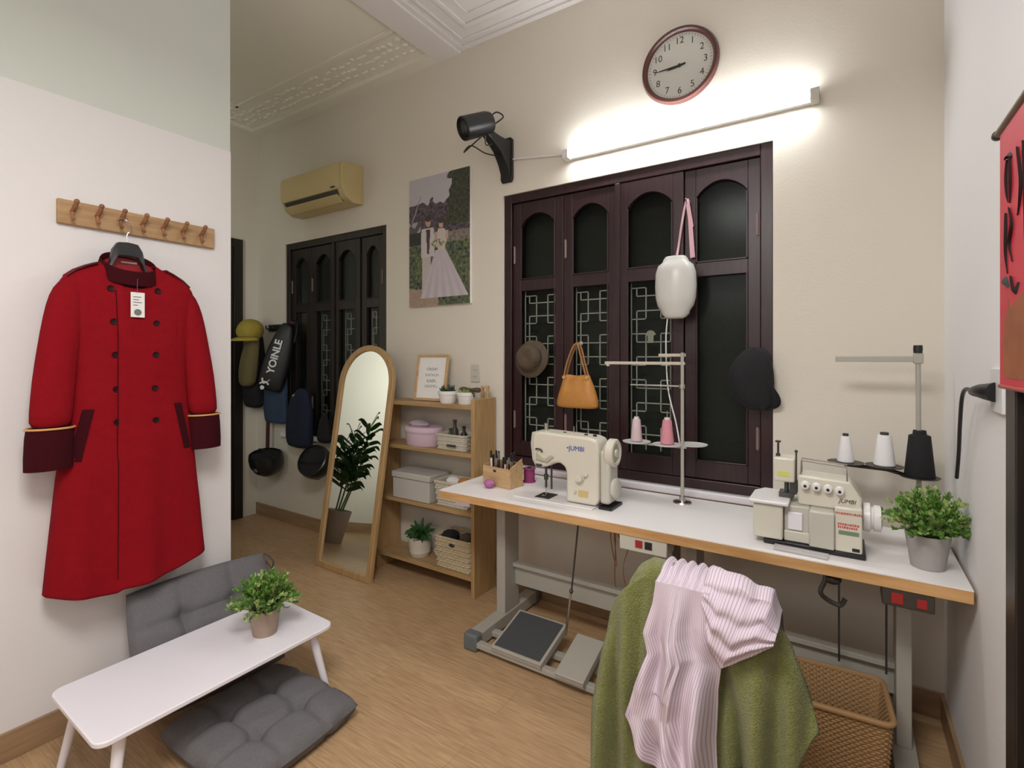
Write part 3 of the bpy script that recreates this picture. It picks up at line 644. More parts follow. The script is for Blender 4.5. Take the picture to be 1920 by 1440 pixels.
# things on the shelf
t = thing('picture_frame', 'small light wood frame with handwritten card on top of the oak shelf', 'frame', (-2.335, 2.545, 1.169), rot=(math.radians(-10), 0, math.radians(6)))
hw, hh_ = .128, .315
B((-hw, 0, 0), (-hw+.018, .016, hh_)).box((hw-.018, 0, 0), (hw, .016, hh_)).box((-hw+.018, 0, 0), (hw-.018, .016, .018)).box((-hw+.018, 0, hh_-.018), (hw-.018, .016, hh_)).build('frame', 'box', t, bevel=.002)
B((-hw+.016, .008, .016), (hw-.016, .014, hh_-.016)).build('mat_board', 'paper', t, smooth=False)
m = MB(); rd = random.Random(4)
for k, z in enumerate((.215, .175, .135, .100)):
    wv = (.045, .055, .038, .05)[k]; pts = []
    for q in range(22): pts.append((-wv+2*wv*q/21+.006*math.sin(q*1.9), .0072, z+.008*math.sin(q*1.35+k)*(1.4 if q % 6 == 0 else 1)))
    m.tube(pts, .0012, 4)
m.build('handwriting', 'ink', t)
def small_pot(label, x, y, rt, h, z, seed, dark):
    t = thing('succulent_plant', label, 'plant', (x, y, z), group='small succulents on top of the shelf')
    MB().lathe([(rt*.82, 0), (rt*.84, .003), (rt*.98, h*.7), (rt*1.04, h*.72), (rt*1.04, h), (rt*.96, h), (rt*.93, h-.012), (.003, h-.012)], n=28).build('pot', 'whitep', t)
    rd = random.Random(seed); m = MB()
    for k in range(34):
        a = rd.uniform(0, 6.28); e = rd.uniform(.2, 1.4); l = rd.uniform(.028, .05)*(1.0 if dark else .8); d = Vector((math.cos(a)*math.cos(e), math.sin(a)*math.cos(e), math.sin(e)))
        p = Vector((math.cos(a)*rt*.4, math.sin(a)*rt*.4, h-.01)); m.tube([p, p+d*l*.6, p+d*l+Vector((0, 0, .008))], lambda q: .006*(1-q)**.6+.001, 5)
    m.build('leaves', 'succ' if dark else 'leafl', t)
    m = MB()
    for k in range(22):
        a = rd.uniform(0, 6.28); d = Vector((math.cos(a), math.sin(a), rd.uniform(.1, .8))).normalized()*rd.uniform(.04, .062); p = Vector((0, 0, h-.01)); m.tube([p, p+d*.6, p+d], lambda q: .007*(1-q)**.5+.001, 5)
    m.build('lower_leaves', 'leafd' if dark else 'leaf', t)
small_pot('dark-leaved succulent in a white pot beside the small wood frame', -2.142, 2.52, .060, .078, 1.166, 2, True)
small_pot('pale green succulent in a white pot at the right end of the shelf top', -1.995, 2.53, .062, .075, 1.166, 3, False)
t = thing('wood_slice', 'rough bark piece lying across the right succulent pot', 'wood', (-1.965, 2.515, 1.2505))
MB().tube([(-.07, 0, .006), (-.02, -.005, .010), (.03, 0, .008), (.078, .006, .006)], lambda q: .012+.004*math.sin(q*9), 9).build('bark', 'brown', t)
MB().tube([(.02, -.004, .0), (.045, -.012, -.018), (.05, -.016, -.032)], .006, 6).build('twig', 'brown', t)
t = thing('wooden_bracket', 'small pale wooden stand at the right end of the shelf top', 'stand', (-1.905, 2.60, 1.166))
B((-.028, -.01, 0), (-.014, .01, .10)).box((.014, -.01, 0), (.028, .01, .10)).box((-.028, -.01, .10), (.028, .01, .114)).build('stand_frame', 'box', t, bevel=.002)

t = thing('round_box', 'round pale pink box with lid on the second shelf', 'box', (-2.375, 2.545, .873))
MB().lathe([(.130, 0), (.134, .004), (.142, .085)], n=48, sy=.7).build('box_body', 'pink', t)
MB().lathe([(.147, .085), (.148, .118), (.143, .124), (.02, .126)], n=48, sy=.7).build('lid', 'pink', t)
MB().lathe([(.1482, .088), (.1495, .092), (.1482, .096)], n=48, sy=.7, caps=False).build('ribbon', 'lilac', t)
m = MB().ball((0, 0, 0), (.085, .045, .022), 20, 10); 
for v in m.bm.verts: v.co += Vector((noise.noise(v.co*30), noise.noise(v.co*30+Vector((5, 0, 0))), noise.noise(v.co*28+Vector((0, 7, 0)))))*.012; v.co += Vector((-2.375-.03, 2.53, 1.010))
one(m, 'folded_cloth', 'lilac', 'crumpled lilac cloth lying on the round pink box', 'cloth', (-2.405, 2.53, .999))

def weave_basket(nm, label, loc, w, d, h, taper, matn, rows, cols, rz=0, rim=.006, cat='basket', hole=False, rr_=.004):
    t = thing(nm, label, cat, loc, rz)
    m = MB(); per = []
    def outline(sx, sy):
        n = cols; pts = []; r = min(sx, sy)*.22; rc = rrect(sx, sy, r, 5); 
        # resample
        seg = [(Vector((*rc[i], 0)), Vector((*rc[(i+1) % len(rc)], 0))) for i in range(len(rc))]; tot = sum((b_-a).length for a, b_ in seg); out = []
        step = tot/n; acc = 0; k = 0; pos = 0
        for i in range(n):
            dist = i*step
            acc = 0
            for a, b_ in seg:
                L = (b_-a).length
                if acc+L >= dist: out.append(a.lerp(b_, (dist-acc)/max(L, 1e-9))); break
                acc += L
            else: out.append(seg[0][0])
        return out
    for k in range(rows):
        f = (k+.5)/rows; z = f*h; s = taper+(1-taper)*f; o = outline(w/2*s-rr_, d/2*s-rr_); pts = []
        for i, p in enumerate(o):
            nrm = Vector((p.x/(w/2), p.y/(d/2), 0)).normalized(); pts.append((p + nrm*rr_*.75*(1 if (i+k) % 2 else -1)) + Vector((0, 0, z)))
        pts.append(pts[0]); m.tube(pts, h/rows*.56, 5, smooth=False)
    o = m.build('woven_sides', matn, t)
    wall = MB(); a = outline(w/2*taper-rr_*1.4, d/2*taper-rr_*1.4); b_ = outline(w/2-rr_*1.4, d/2-rr_*1.4)
    wall.rings([[Vector((p.x, p.y, .004)) for p in a], [Vector((p.x, p.y, h)) for p in b_]], caps=False); wall.face([wall.bm.verts.new((p.x, p.y, .004)) for p in a])
    wall.build('inner_lining', matn, t, solid=.003)
    m = MB(); pts = [Vector((p.x, p.y, h)) for p in outline(w/2, d/2)]; pts.append(pts[0]); m.tube(pts, rim, 8, smooth=False); m.build('rim', matn, t)
    if hole: MB().ball((0, -d/2*.97-.004, h*.80), (.024, .006, .011), 14, 8).build('handle_hole', 'darkink', t)
    return t
weave_basket('storage_basket', 'small white lattice basket holding dark bottles on the second shelf', (-2.085, 2.55, .873), .245, .16, .095, .92, 'wickerw', 7, 44, 0)
MB_ = MB
one(MB().box((-2.10, 2.456, .90), (-2.03, 2.462, .912)), 'basket_tag', 'darkink', 'small black nameplate on the front of the white basket on the second shelf', 'tag', (-2.065, 2.459, .90))
def bottle(x, y, z, r, h, matn, label, nm='bottle', grp='bottles in the white basket'):
    one(MB().lathe([(r, 0), (r, h*.6), (r*.45, h*.75), (r*.45, h*.9), (r*.55, h*.91), (r*.55, h), (.002, h)], (x, y, z), n=16), nm, matn, label, 'bottle', (x, y, z), grp)
bottle(-2.11, 2.55, .882, .024, .175, 'plate', 'tallest dark brown bottle in the white basket'); bottle(-2.05, 2.57, .882, .022, .135, 'black', 'black bottle at right in the white basket')
bottle(-2.155, 2.56, .882, .020, .115, 'leafd', 'short dark green bottle at left in the white basket')
t = thing('storage_box', 'pale grey fabric box with lid on the third shelf', 'box', (-2.41, 2.545, .513))
B((-.165, -.09, 0), (.165, .10, .135)).build('box_body', 'greybox', t, bevel=.004); B((-.172, -.097, .137), (.172, .107, .178)).build('lid', 'greybox', t, bevel=.006)
weave_basket('storage_basket', 'white woven basket beside the pale grey lidded box', (-2.08, 2.55, .513), .28, .17, .155, .85, 'wickerw', 9, 44, 0)
for k, (x, y, ml, rz_, lb) in enumerate([(-2.12, 2.55, 'paper', .4, 'white cloth bundle in the white woven basket'), (-2.03, 2.56, 'tan', -.3, 'brown leather pouch in the white woven basket')]):
    m = MB().ball((0, 0, 0), (.055, .04, .035), 16, 10)
    for v in m.bm.verts: v.co += v.co.normalized()*.010*noise.noise(v.co*40); v.co += Vector((x, y, .655))
    one(m, 'pouch', ml, lb, 'pouch', (x, y, .62))
t = thing('agave_plant', 'spiky dark green plant in a white ribbed pot on the bottom shelf', 'plant', (-2.405, 2.54, .126))
MB().lathe([(.062, 0), (.064, .004), (.072, .03), (.070, .034), (.078, .08), (.080, .118), (.074, .120), (.072, .105), (.003, .105)], n=32).build('pot', 'wickerw', t)
m = MB(); rd = random.Random(9)
for k in range(60):
    a = rd.uniform(0, 6.28); e = rd.uniform(.15, 1.45); L = rd.uniform(.08, .16); d = Vector((math.cos(a)*math.cos(e), math.sin(a)*math.cos(e)*.7, math.sin(e))); p = Vector((0, 0, .105))
    m.tube([p, p+d*L*.5+Vector((0, 0, .02)), p+d*L-Vector((0, 0, .01))], lambda q: .011*math.sin(PI*min(1, q*.85+.15))+.0008, 4, flat=.25)
m.build('leaves', 'leafd', t)
one(MB().lathe([(.03, 0), (.042, .01), (.052, .045), (.048, .046), (.036, .012), (.002, .010)], (-2.268, 2.60, .126), n=28), 'bowl', 'whitep', 'small white bowl behind plant pot on the bottom shelf', 'bowl', (-2.268, 2.60, .126))
weave_basket('storage_basket', 'square cream wicker basket with black handle hole on the bottom shelf', (-2.06, 2.555, .126), .29, .19, .195, .93, 'wickerc', 12, 48, 0, hole=True)
for k, (x, y, ml, lb) in enumerate([(-2.14, 2.55, 'blackf', 'black cloth bundle in the cream wicker basket'), (-2.00, 2.56, 'brown', 'brown cloth bundle in the cream wicker basket')]):
    m = MB().ball((0, 0, 0), (.055, .055, .045), 16, 10)
    for v in m.bm.verts: v.co += v.co.normalized()*.02*noise.noise(v.co*30); v.co += Vector((x, y, .295))
    one(m, 'cloth_bundle', ml, lb, 'cloth', (x, y, .26))
for x, nm_lbl in ((-2.04, 'white wall socket plate above the shelf beside the large window'),):
    t = thing('wall_socket', nm_lbl, 'socket', (x, WY, 1.355)); B((-.037, -.008, -.058), (.037, 0, .058)).build('plate', 'cream2', t, bevel=.003)
    m = MB()
    for dz in (.022, -.022):
        for dx in (-.009, .009): m.cyl((dx, -.0082, dz), (dx, -.009, dz), .003, n=8)
    m.build('socket_holes', 'darkink', t)

# ------------------------------------------------------------------ sewing work table
TX0, TX1, TY0, TY1, TZ = -1.80, .325, 2.048, 2.615, .76
tb = thing('work_table', 'long white sewing table with plywood edge and grey metal frame', 'table', ((TX0+TX1)/2, (TY0+TY1)/2, 0))
off = Vector(tb.location)
B(Vector((TX0, TY0, TZ-.0035))-off, Vector((TX1, TY1, TZ))-off).build('tabletop', 'tabletop', tb, smooth=False)
B(Vector((TX0, TY0, TZ-.042))-off, Vector((TX1, TY1, TZ-.0036))-off).build('top_edge', 'ply', tb, smooth=False, bevel=.001)
def TL(a, b_): return B(Vector(a)-off, Vector(b_)-off)
for nm, lx, w_ in (('l', -1.565, .055), ('m', -.665, .045), ('n', -.56, .045), ('r', .175, .045)):
    leg = TL((lx-w_/2, 2.28, .075), (lx+w_/2, 2.42, TZ-.06)).build('leg', 'greymetal', tb, bevel=.003, smooth=False)
    TL((lx-.035, 2.10, TZ-.06), (lx+.035, 2.58, TZ-.042)).build('top_plate', 'greymetal', leg, smooth=False)
    ft = TL((lx-.036, 2.06, .012), (lx+.036, 2.60, .075)).build('foot', 'greymetal', leg, bevel=.003, smooth=False)
    TL((lx-.040, 2.005, .0), (lx+.040, 2.062, .082)).build('foot_cap', 'greycap', tb, bevel=.010)
    TL((lx-.040, 2.598, .0), (lx+.040, 2.64, .082)).build('foot_cap', 'greycap', tb, bevel=.010)
for a, c in ((-1.54, -.69), (-.54, .155)):
    TL((a, 2.385, .20), (c, 2.40, .31)).box(Vector((a, 2.36, .305))-off, Vector((c, 2.405, .325))-off).build('crossbar', 'greymetal', tb, smooth=False, bevel=.002)
def pedal_bar(a, c):
    for y in (2.03, 2.16): TL((a, y-.018, .022), (c, y+.018, .048)).build('pedal_rail', 'greymetal', tb, smooth=False, bevel=.003)
pedal_bar(-1.528, -.70); pedal_bar(-.523, -.20)
def pedal(x0, x1, y0, y1, z0, z1, pad, nm):
    an = math.atan2(z1-z0, y1-y0); L = math.hypot(y1-y0, z1-z0); mt = Matrix.Translation(Vector((x0, y0, z0))-off) @ Matrix.Rotation(an, 4, 'X')
    o = B((0, 0, 0), (x1-x0, L, .012), mt).box((0, 0, -.02), (x1-x0, .008, 0), mt).box((x1-x0-.008, 0, -.025), (x1-x0, L*.9, 0), mt).build(nm, 'greymetal', tb, bevel=.004, smooth=False)
    if pad: B((.014, .014, .012), (x1-x0-.014, L-.014, .016), mt).build('rubber_pad', 'rubber', o, bevel=.003, smooth=False, )
pedal(-1.435, -1.155, 2.005, 2.27, .055, .125, True, 'treadle'); pedal(-1.075, -.935, 1.985, 2.22, .06, .13, False, 'treadle')
pedal(-.46, -.24, 2.0, 2.24, .055, .12, True, 'treadle')
MB().tube([Vector((-1.14, 2.22, .11))-off, Vector((-1.10, 2.20, .35))-off], .006, smooth=False).build('treadle_rod', 'steel', tb)
MB().tube([Vector((-1.10, 2.20, .33))-off, Vector((-1.04, 2.16, .718))-off], .0045, smooth=False).ball(Vector((-1.10, 2.20, .34))-off, .010).build('treadle_rod', 'dsteel', tb)
for x in (-.02, .125): MB().tube([Vector((x, 2.3, .31))-off, Vector((x, 2.29, .718))-off], .0035, smooth=False).build('treadle_rod', 'dsteel', tb)
sb = TL((-.80, 2.052, .655), (-.60, 2.16, .718)).build('switch_box', 'cream2', tb, bevel=.004); TL((-.73, 2.049, .675), (-.70, 2.0525, .705)).build('switch', 'redsw', sb); TL((-.69, 2.049, .675), (-.66, 2.0525, .705)).build('switch', 'black', sb)
sb = TL((.10, 2.052, .660), (.235, 2.16, .718)).build('switch_box', 'plate', tb, bevel=.004); TL((.125, 2.049, .672), (.155, 2.0525, .706)).build('switch', 'redsw', sb); TL((.19, 2.049, .672), (.215, 2.0525, .700)).build('switch', 'redsw', sb)
MB().tube([Vector(p)-off for p in [(-.08, 2.2, .718), (-.06, 2.19, .66), (-.075, 2.18, .60), (-.02, 2.17, .575), (.0, 2.18, .60)]], .008).tube([Vector(p)-off for p in [(-.08, 2.2, .70), (-.02, 2.2, .69), (.02, 2.2, .715)]], .012).ball(Vector((-.04, 2.2, .655))-off, (.03, .025, .02)).build('knee_lifter', 'dsteel', tb)
MB().tube([Vector(p)-off for p in [(-.93, 2.3, .718), (-.92, 2.25, .62), (-.88, 2.22, .50), (-.90, 2.25, .66), (-.83, 2.2, .60), (-.80, 2.2, .67)]], .0025).tube([Vector(p)-off for p in [(-.86, 2.2, .718), (-.80, 2.18, .66), (-.84, 2.2, .5), (-.82, 2.25, .33)]], .002).tube([Vector(p)-off for p in [(-.95, 2.4, .718), (-.96, 2.4, .4), (-.95, 2.39, .32)]], .0025).build('wiring', 'peg', tb)
one(TL((0, 0, 0), (1, 1, 1)) if False else B((-1.69, 2.049, .700), (-1.60, 2.075, .7175)), 'cloth_tag', 'lilac', 'small pinkish label strip stuck under the left end of the table', 'tag', (-1.645, 2.06, .70))

# ------------------------------------------------------------------ lockstitch sewing machine
t = thing('sewing_machine', 'cream industrial lockstitch sewing machine with round handwheel on the white table', 'sewing machine', (-1.10, 2.25, TZ+.001))
# local: x right, y back, z up ; body depth -.07..+.07
B((-.30, -.10, 0), (.13, .10, .006)).build('bed', 'tabletop', t, bevel=.001, smooth=False)
out = [(-.205, .195), (-.195, .17), (-.165, .155), (-.12, .165), (-.095, .185), (-.055, .190), (-.03, .175), (-.02, .15), (-.02, .01), (.13, .01), (.145, .03), (.145, .29), (.135, .315), (.10, .325), (-.17, .333), (-.20, .325), (-.212, .29)]
MB().prism(out, lambda u, v, k: (u, -.065+.13*k, v)).build('machine_body', 'cream', t, bevel=.013, seg=4, bev_ang=25)
MB().prism([(-.215, .20), (-.205, .165), (-.20, .30), (-.21, .30)], lambda u, v, k: (u, -.05+.10*k, v)).prism([(-.217, .325), (-.225, .27), (-.215, .19), (-.195, .155), (-.19, .155), (-.20, .33)], lambda u, v, k: (u, -.055+.11*k, v)).build('face_plate', 'cream2', t, bevel=.004)
B((.145, -.05, .02), (.195, .06, .27)).build('end_housing', 'cream2', t, bevel=.015, seg=3)
MB().lathe([(.045, 0), (.048, .015), (.04, .022), (.002, .022)], (.195, 0, .09), (1, 0, 0), 28).build('motor_cover', 'cream2', t)
hwl = MB().lathe([(.040, -.01), (.046, 0), (.058, .004), (.066, .012), (.066, .040), (.060, .046), (.046, .046), (.040, .036), (.020, .036), (.018, .048), (.002, .048)], (.165, 0, .255), (1, 0, 0), 36).build('handwheel', 'cream', t)
MB().lathe([(.040, .037), (.040, .041), (.022, .041)], (.165, 0, .255), (1, 0, 0), 28).build('wheel_ring', 'cream3', hwl)
MB().prism([(-.185, .195), (-.12, .185), (-.085, .215), (-.10, .225), (-.14, .20), (-.185, .23)], lambda u, v, k: (u, -.074+.012*k, v)).build('lever_cover', 'cream3', t, bevel=.003)
MB().lathe([(.020, 0), (.022, .006), (.012, .008), (.012, .016), (.018, .018), (.018, .024), (.002, .026)], (.055, -.065, .135), (0, -1, 0), 24).lathe([(.012, 0), (.012, .012), (.002, .014)], (.085, -.065, .155), (0, -1, 0), 16).build('tension_knob', 'cream', t)
MB().lathe([(.006, 0), (.006, .012), (.002, .013)], (.03, -.065, .065), (0, -1, 0), 14).build('stitch_lever', 'cream2', t)
MB().cyl((-.155, -.02, .05), (-.155, -.02, .18), .006).cyl((-.155, -.02, .09), (-.155, -.02, .115), .011).cyl((-.135, .0, .04), (-.135, .0, .17), .005).build('needle_bar', 'dsteel', t)
MB().cyl((-.155, -.02, .008), (-.155, -.02, .055), .0022).box((-.165, -.045, .012), (-.145, -.005, .017)).build('presser_foot', 'steel', t)
B((-.195, -.065, .006), (-.115, .03, .009)).build('throat_plate', 'plate', t, smooth=False)
MB().cyl((-.165, 0, .325), (-.165, 0, .365), .010).cyl((-.165, 0, .350), (-.165, 0, .368), .012).build('thread_post', 'steel', t)
for x in (-.06, .055, .10): MB().cyl((x, 0, .322), (x, 0, .332), .009).build('oil_cap', 'black', t)
MB().cyl((-.02, .02, .325), (-.02, .02, .36), .0025).build('thread_guide', 'steel', t)
MB().tube([(-.185, -.07, .245), (-.175, -.078, .250), (-.155, -.075, .247), (-.15, -.07, .235)], .004).cyl((-.18, -.075, .17), (-.15, -.075, .17), .006).build('thread_hook', 'dsteel', t)
text('\u2022JUMBI', 'lettering', 'blue', t, (.030, -.0665, .268), (PI/2, 0, 0), .032)
B((.045, -.0668, .045), (.095, -.065, .075)).build('name_plate', 'gold2', t)
B((.145, -.06, 0), (.21, .07, .012)).build('motor_base', 'black', t)

# ------------------------------------------------------------------ thread stands
def cone(label, matn, loc, h, r0, r1, grp):
    t = thing('thread_cone', label, 'thread cone', loc, group=grp)
    MB().lathe([(r0*.9, 0), (r0, .004), (r1, h-.006), (r1*.85, h)], n=28).build('thread', matn, t)
    MB().lathe([(r1*.62, h-.001), (r1*.62, h+.010), (r1*.3, h+.010), (r1*.25, h)], n=18).build('cone_tip', 'paper' if matn != 'conew' and matn != 'coneb' else 'plate', t)
t = thing('thread_stand', 'pale grey metal thread stand behind the sewing machine', 'thread stand', (-.66, 2.515, TZ))
MB().lathe([(.045, 0), (.042, .006), (.016, .010), (.014, .03)], n=28).build('base', 'steel', t)
MB().cyl((0, 0, .01), (0, 0, .725), .0085).build('pole', 'greymetal', t)
B((-.40, -.006, .665), (.012, .006, .680)).box((-.39, -.006, .655), (-.375, .006, .668)).build('guide_arm', 'wickerw', t, bevel=.002)
B((-.12, .01, .705), (.012, .022, .720)).build('guide_arm', 'wickerw', t, bevel=.002)
MB().cyl((-.26, 0, .562), (.0, 0, .562), .0045).lathe([(.016, 0), (.016, .02)], (0, 0, .552)).build('guide_rod', 'steel', t)
B((-.27, -.01, .262), (.02, .01, .272)).build('tray_arm', 'greymetal', t, bevel=.002)
for x, y in ((-.225, -.01), (-.07, -.012), (.035, .055)): MB().lathe([(.005, .0), (.066, .001), (.070, .006), (.066, .005), (.005, .004)], (x, y, .272), n=36).build('spool_tray', 'whitep', t)
for x, y in ((-.225, -.01), (-.07, -.012)): MB().cyl((x, y, .275), (x, y, .44), .0022).build('spool_pin', 'steel', t)
cone('pale pink thread cone on the left tray of the tall stand', 'conep', (-.885, 2.505, TZ+.279), .112, .029, .020, 'thread cones on the pale stand')
cone('bright pink thread cone on the middle tray of the tall stand', 'conek', (-.73, 2.503, TZ+.279), .118, .033, .022, 'thread cones on the pale stand')
t = thing('thread_stand', 'thread stand with dark trays behind the overlock machine', 'thread stand', (.236, 2.475, TZ))
MB().lathe([(.04, 0), (.038, .006), (.014, .010), (.012, .03)], n=28).build('base', 'dsteel', t)
MB().cyl((0, 0, .01), (-.004, 0, .735), .0085).build('pole', 'greymetal', t)
MB().lathe([(.014, .72), (.015, .735), (.014, .75)], (-.004, 0, 0)).build('pole_cap', 'black', t)
B((-.27, -.007, .686), (.012, .007, .708)).build('guide_arm', 'greymetal', t, bevel=.002); B((-.018, -.012, .680), (.012, .012, .720)).build('arm_clamp', 'greymetal', t, bevel=.003)
MB().tube([(-.24, 0, .268), (-.10, 0, .264), (0, 0, .240)], .008, 6, smooth=False).build('tray_arm', 'plate', t)
for x, z in ((-.235, .276), (-.108, .276), (.0, .247)): MB().lathe([(.005, .0), (.060, .001), (.064, .005), (.060, .004), (.005, .003)], (x, -.01, z), n=36).build('spool_tray', 'plate', t)
cone('smaller white thread cone on dark tray beside the wall', 'conew', (.001, 2.465, TZ+.2805), .105, .030, .017, 'white thread cones')
cone('larger white thread cone between the small white and the black cones', 'conew', (.128, 2.465, TZ+.2805), .120, .036, .023, 'white thread cones')
# black cone sleeves over the pole
t = thing('thread_cone', 'large black thread cone standing on the lowest dark tray', 'thread cone', (.236, 2.465, TZ+.252))
MB().lathe([(.046, 0), (.048, .004), (.034, .155), (.022, .160), (.020, .175), (.012, .175), (.012, 0)], n=32, caps=False).build('thread', 'coneb', t)

# ------------------------------------------------------------------ overlock machine
t = thing('overlock_machine', 'cream overlock sewing machine with four tension dials at the right end of the table', 'overlock machine', (-.13, 2.24, TZ))
B((-.13, -.10, 0), (.19, .10, .018)).build('base_plate', 'black', t, bevel=.004)
B((-.165, -.105, .022), (-.065, .07, .150)).build('cloth_table_box', 'cream', t, bevel=.006)
MB().prism([(-.18, -.118), (-.045, -.118), (-.045, .09), (-.15, .10), (-.18, .04)], lambda u, v, k: (u, v, .152+.014*k)).build('cloth_plate', 'whitep', t, bevel=.005)
B((-.063, -.075, .018), (.02, .08, .15)).build('middle_body', 'cream2', t, bevel=.004)
B((-.050, -.082, .062), (-.002, -.076, .128)).build('looper_window', 'white', t, bevel=.004, smooth=False)
B((-.063, -.084, .0185), (.022, -.074, .058)).build('lower_cover', 'cream', t, bevel=.004)
B((.020, -.112, .020), (.098, -.02, .150)).build('front_cover', 'cream2', t, bevel=.005)
B((.098, -.100, .018), (.180, .09, .175)).build('right_body', 'cream', t, bevel=.006)
MB().prism([(-.02, .15), (.18, .15), (.18, .20), (.145, .255), (-.02, .262)], lambda u, v, k: (u, -.045+.125*k, v)).build('head', 'cream', t, bevel=.008, seg=3)
B((-.105, -.035, .225), (-.03, .06, .318)).build('needle_housing', 'cream', t, bevel=.008, seg=3)
B((-.09, -.0365, .248), (-.05, -.035, .266)).build('label', 'ylabel', t, smooth=False)
MB().cyl((-.06, -.01, .16), (-.06, -.01, .228), .008).box((-.085, -.03, .166), (-.035, .03, .185)).box((-.05, -.02, .18), (-.025, .04, .225)).build('presser_foot', 'dsteel', t)
MB().cyl((-.09, .0, .315), (-.09, .0, .375), .004).lathe([(.010, 0), (.010, .006)], (-.09, 0, .372)).lathe([(.008, 0), (.008, .012)], (-.09, 0, .316)).build('thread_post', 'dsteel', t)
MB().cyl((-.026, -.03, .20), (-.026, -.03, .345), .003).ball((-.026, -.03, .347), .006).build('thread_rod', 'dsteel', t)
MB().tube([(-.01, -.035, .262), (-.01, -.035, .315), (.135, -.035, .305), (.135, -.035, .255)], .0025, smooth=False).tube([(-.01, .02, .262), (-.01, .02, .315), (.135, .02, .305), (.135, .02, .255)], .0025, smooth=False).build('thread_frame', 'steel', t)
for k in range(4):
    x = .005+k*.036; o = MB().lathe([(.014, 0), (.015, .004), (.009, .007), (.009, .014), (.013, .016), (.013, .022), (.006, .024)], (x, -.045, .228-k*.002), (0, -1, 0), 22).build('tension_dial', 'whitep', t)
    MB().lathe([(.005, .0235), (.005, .027), (.001, .028)], (x, -.045, .228-k*.002), (0, -1, 0), 12).build('dial_pin', 'black', o)
MB().lathe([(.04, 0), (.050, .004), (.052, .024), (.040, .028), (.038, .032), (.046, .036), (.046, .056), (.03, .06), (.002, .06)], (.18, .01, .125), (1, 0, 0), 36).build('handwheel', 'whitep', t)
B((.150, -.1015, .026), (.172, -.100, .037)).build('small_plate', 'black', t, smooth=False)
B((.110, -.1012, .080), (.170, -.1000, .094)).build('green_print', 'green', t, smooth=False)
rd = random.Random(8); m = MB()
for z_, x_, x1_ in ((.155, .100, .176), (.117, .108, .172), (.106, .108, .160)):
    while x_ < x1_: w_ = rd.uniform(.003, .007); m.box((x_, -.1008, z_-.004), (x_+w_, -.1000, z_+rd.uniform(.002, .004))); x_ += w_+.002
m.build('red_print', 'redink', t, smooth=False)
text('JUMBI', 'lettering', 'darkink', t, (.135, -.0458, .184), (PI/2, 0, 0), .020, shear=.3)
for x in (-.12, .165): MB().cyl((x, -.07, 0), (x, -.07, .02), .012).build('foot', 'black', t)
t = thing('clear_tray', 'small clear plastic tray lying in front of the overlock machine', 'tray', (-.135, 2.098, TZ), rz=math.radians(-3))
B((-.085, -.020, 0), (.085, .020, .004)).build('tray_base', 'clear', t, bevel=.001, smooth=False)
MB().box((-.085, -.020, .004), (.085, -.016, .012)).box((-.085, .016, .004), (.085, .020, .012)).box((-.085, -.016, .004), (-.081, .016, .012)).box((.081, -.016, .004), (.085, .016, .012)).build('tray_walls', 'clear', t, smooth=False)
pot_plant('bushy green plant in light grey pot at the right end of the work table', (.232, 2.20, TZ+.001), .062, .046, .112, 'pot', .108, .145, 135, .018, 15)

# ------------------------------------------------------------------ pen organiser, pens, pin cushion, spool
t = thing('desk_organizer', 'open wooden organizer box with slanted side at the left of the table', 'organizer', (-1.575, 2.315, TZ), rz=math.radians(-8))
m = MB(); m.box((-.10, -.055, 0), (.10, -.048, .105)).box((-.10, .048, 0), (.10, .055, .125)).box((-.10, -.048, 0), (-.093, .048, .11)).box((-.093, -.048, 0), (.093, .048, .006))
m.prism([(-.048, 0), (.048, 0), (.048, .15), (-.048, .11)], lambda u, v, k: (.093+.007*k, u, v)); m.box((.02, -.048, .006), (.026, .048, .09))
m.build('box', 'box', t, bevel=.0015, smooth=False)
MB().ball((-.01, -.056, .085), (.012, .003, .007), 12, 8).build('finger_hole', 'darkink', t)
rd = random.Random(12); base = Vector((-1.575, 2.315, TZ+.008)); q3 = Matrix.Rotation(math.radians(-8), 3, 'Z')
kinds = [('blackf', 'black marker'), ('whitep', 'white pen'), ('leafd', 'dark green pen'), ('steel', 'silver tweezers'), ('black', 'black pen'), ('helm', 'black felt pen'), ('conep', 'pale pink pen'), ('greycap', 'grey pen'), ('black', 'short black pen'), ('leafd', 'thick green marker')]
places = ['leftmost', 'second from left', 'third from left', 'fourth from left', 'fifth from left', 'sixth from left', 'seventh from left', 'eighth from left', 'ninth from left', 'rightmost']
for k, (ml, lb) in enumerate(kinds):
    x = -.075+k*.0165+(.006 if k > 5 else 0); y = rd.uniform(-.025, .025); p0 = base+q3 @ Vector((x, y, 0)); p1 = base+q3 @ Vector((x+rd.uniform(-.012, .012), y+rd.uniform(-.01, .01), rd.uniform(.145, .185)))
    t = thing('pen', '%s in the wooden organizer, %s of the ten' % (lb, places[k]), 'pen', p0, group='pens in the wooden organizer')
    MB().cyl((0, 0, 0), (p1-p0)*.78, .0052, .0055, 10).build('barrel', ml, t); MB().cyl((p1-p0)*.78, p1-p0, .0066, .0055, 10).build('cap', 'black' if ml != 'black' else 'greycap', t)
sc_ = thing('scissors', 'scissors with dark looped handles sticking out of the wooden organizer', 'scissors', base+q3 @ Vector((.075, 0, 0)))
MB().box((-.003, -.006, 0), (.003, .006, .13)).build('blades', 'steel', sc_)
for s in (-1, 1): MB().tube([(0, s*(.014+.012*math.cos(a)), .155+.022*math.sin(a)) for a in [2*PI*k/12 for k in range(13)]], .0035, 6, smooth=False).build('handle_loop', 'black', sc_)
t = thing('pincushion', 'purple round pincushion resting against the wooden organizer', 'pincushion', (-1.60, 2.222, TZ))
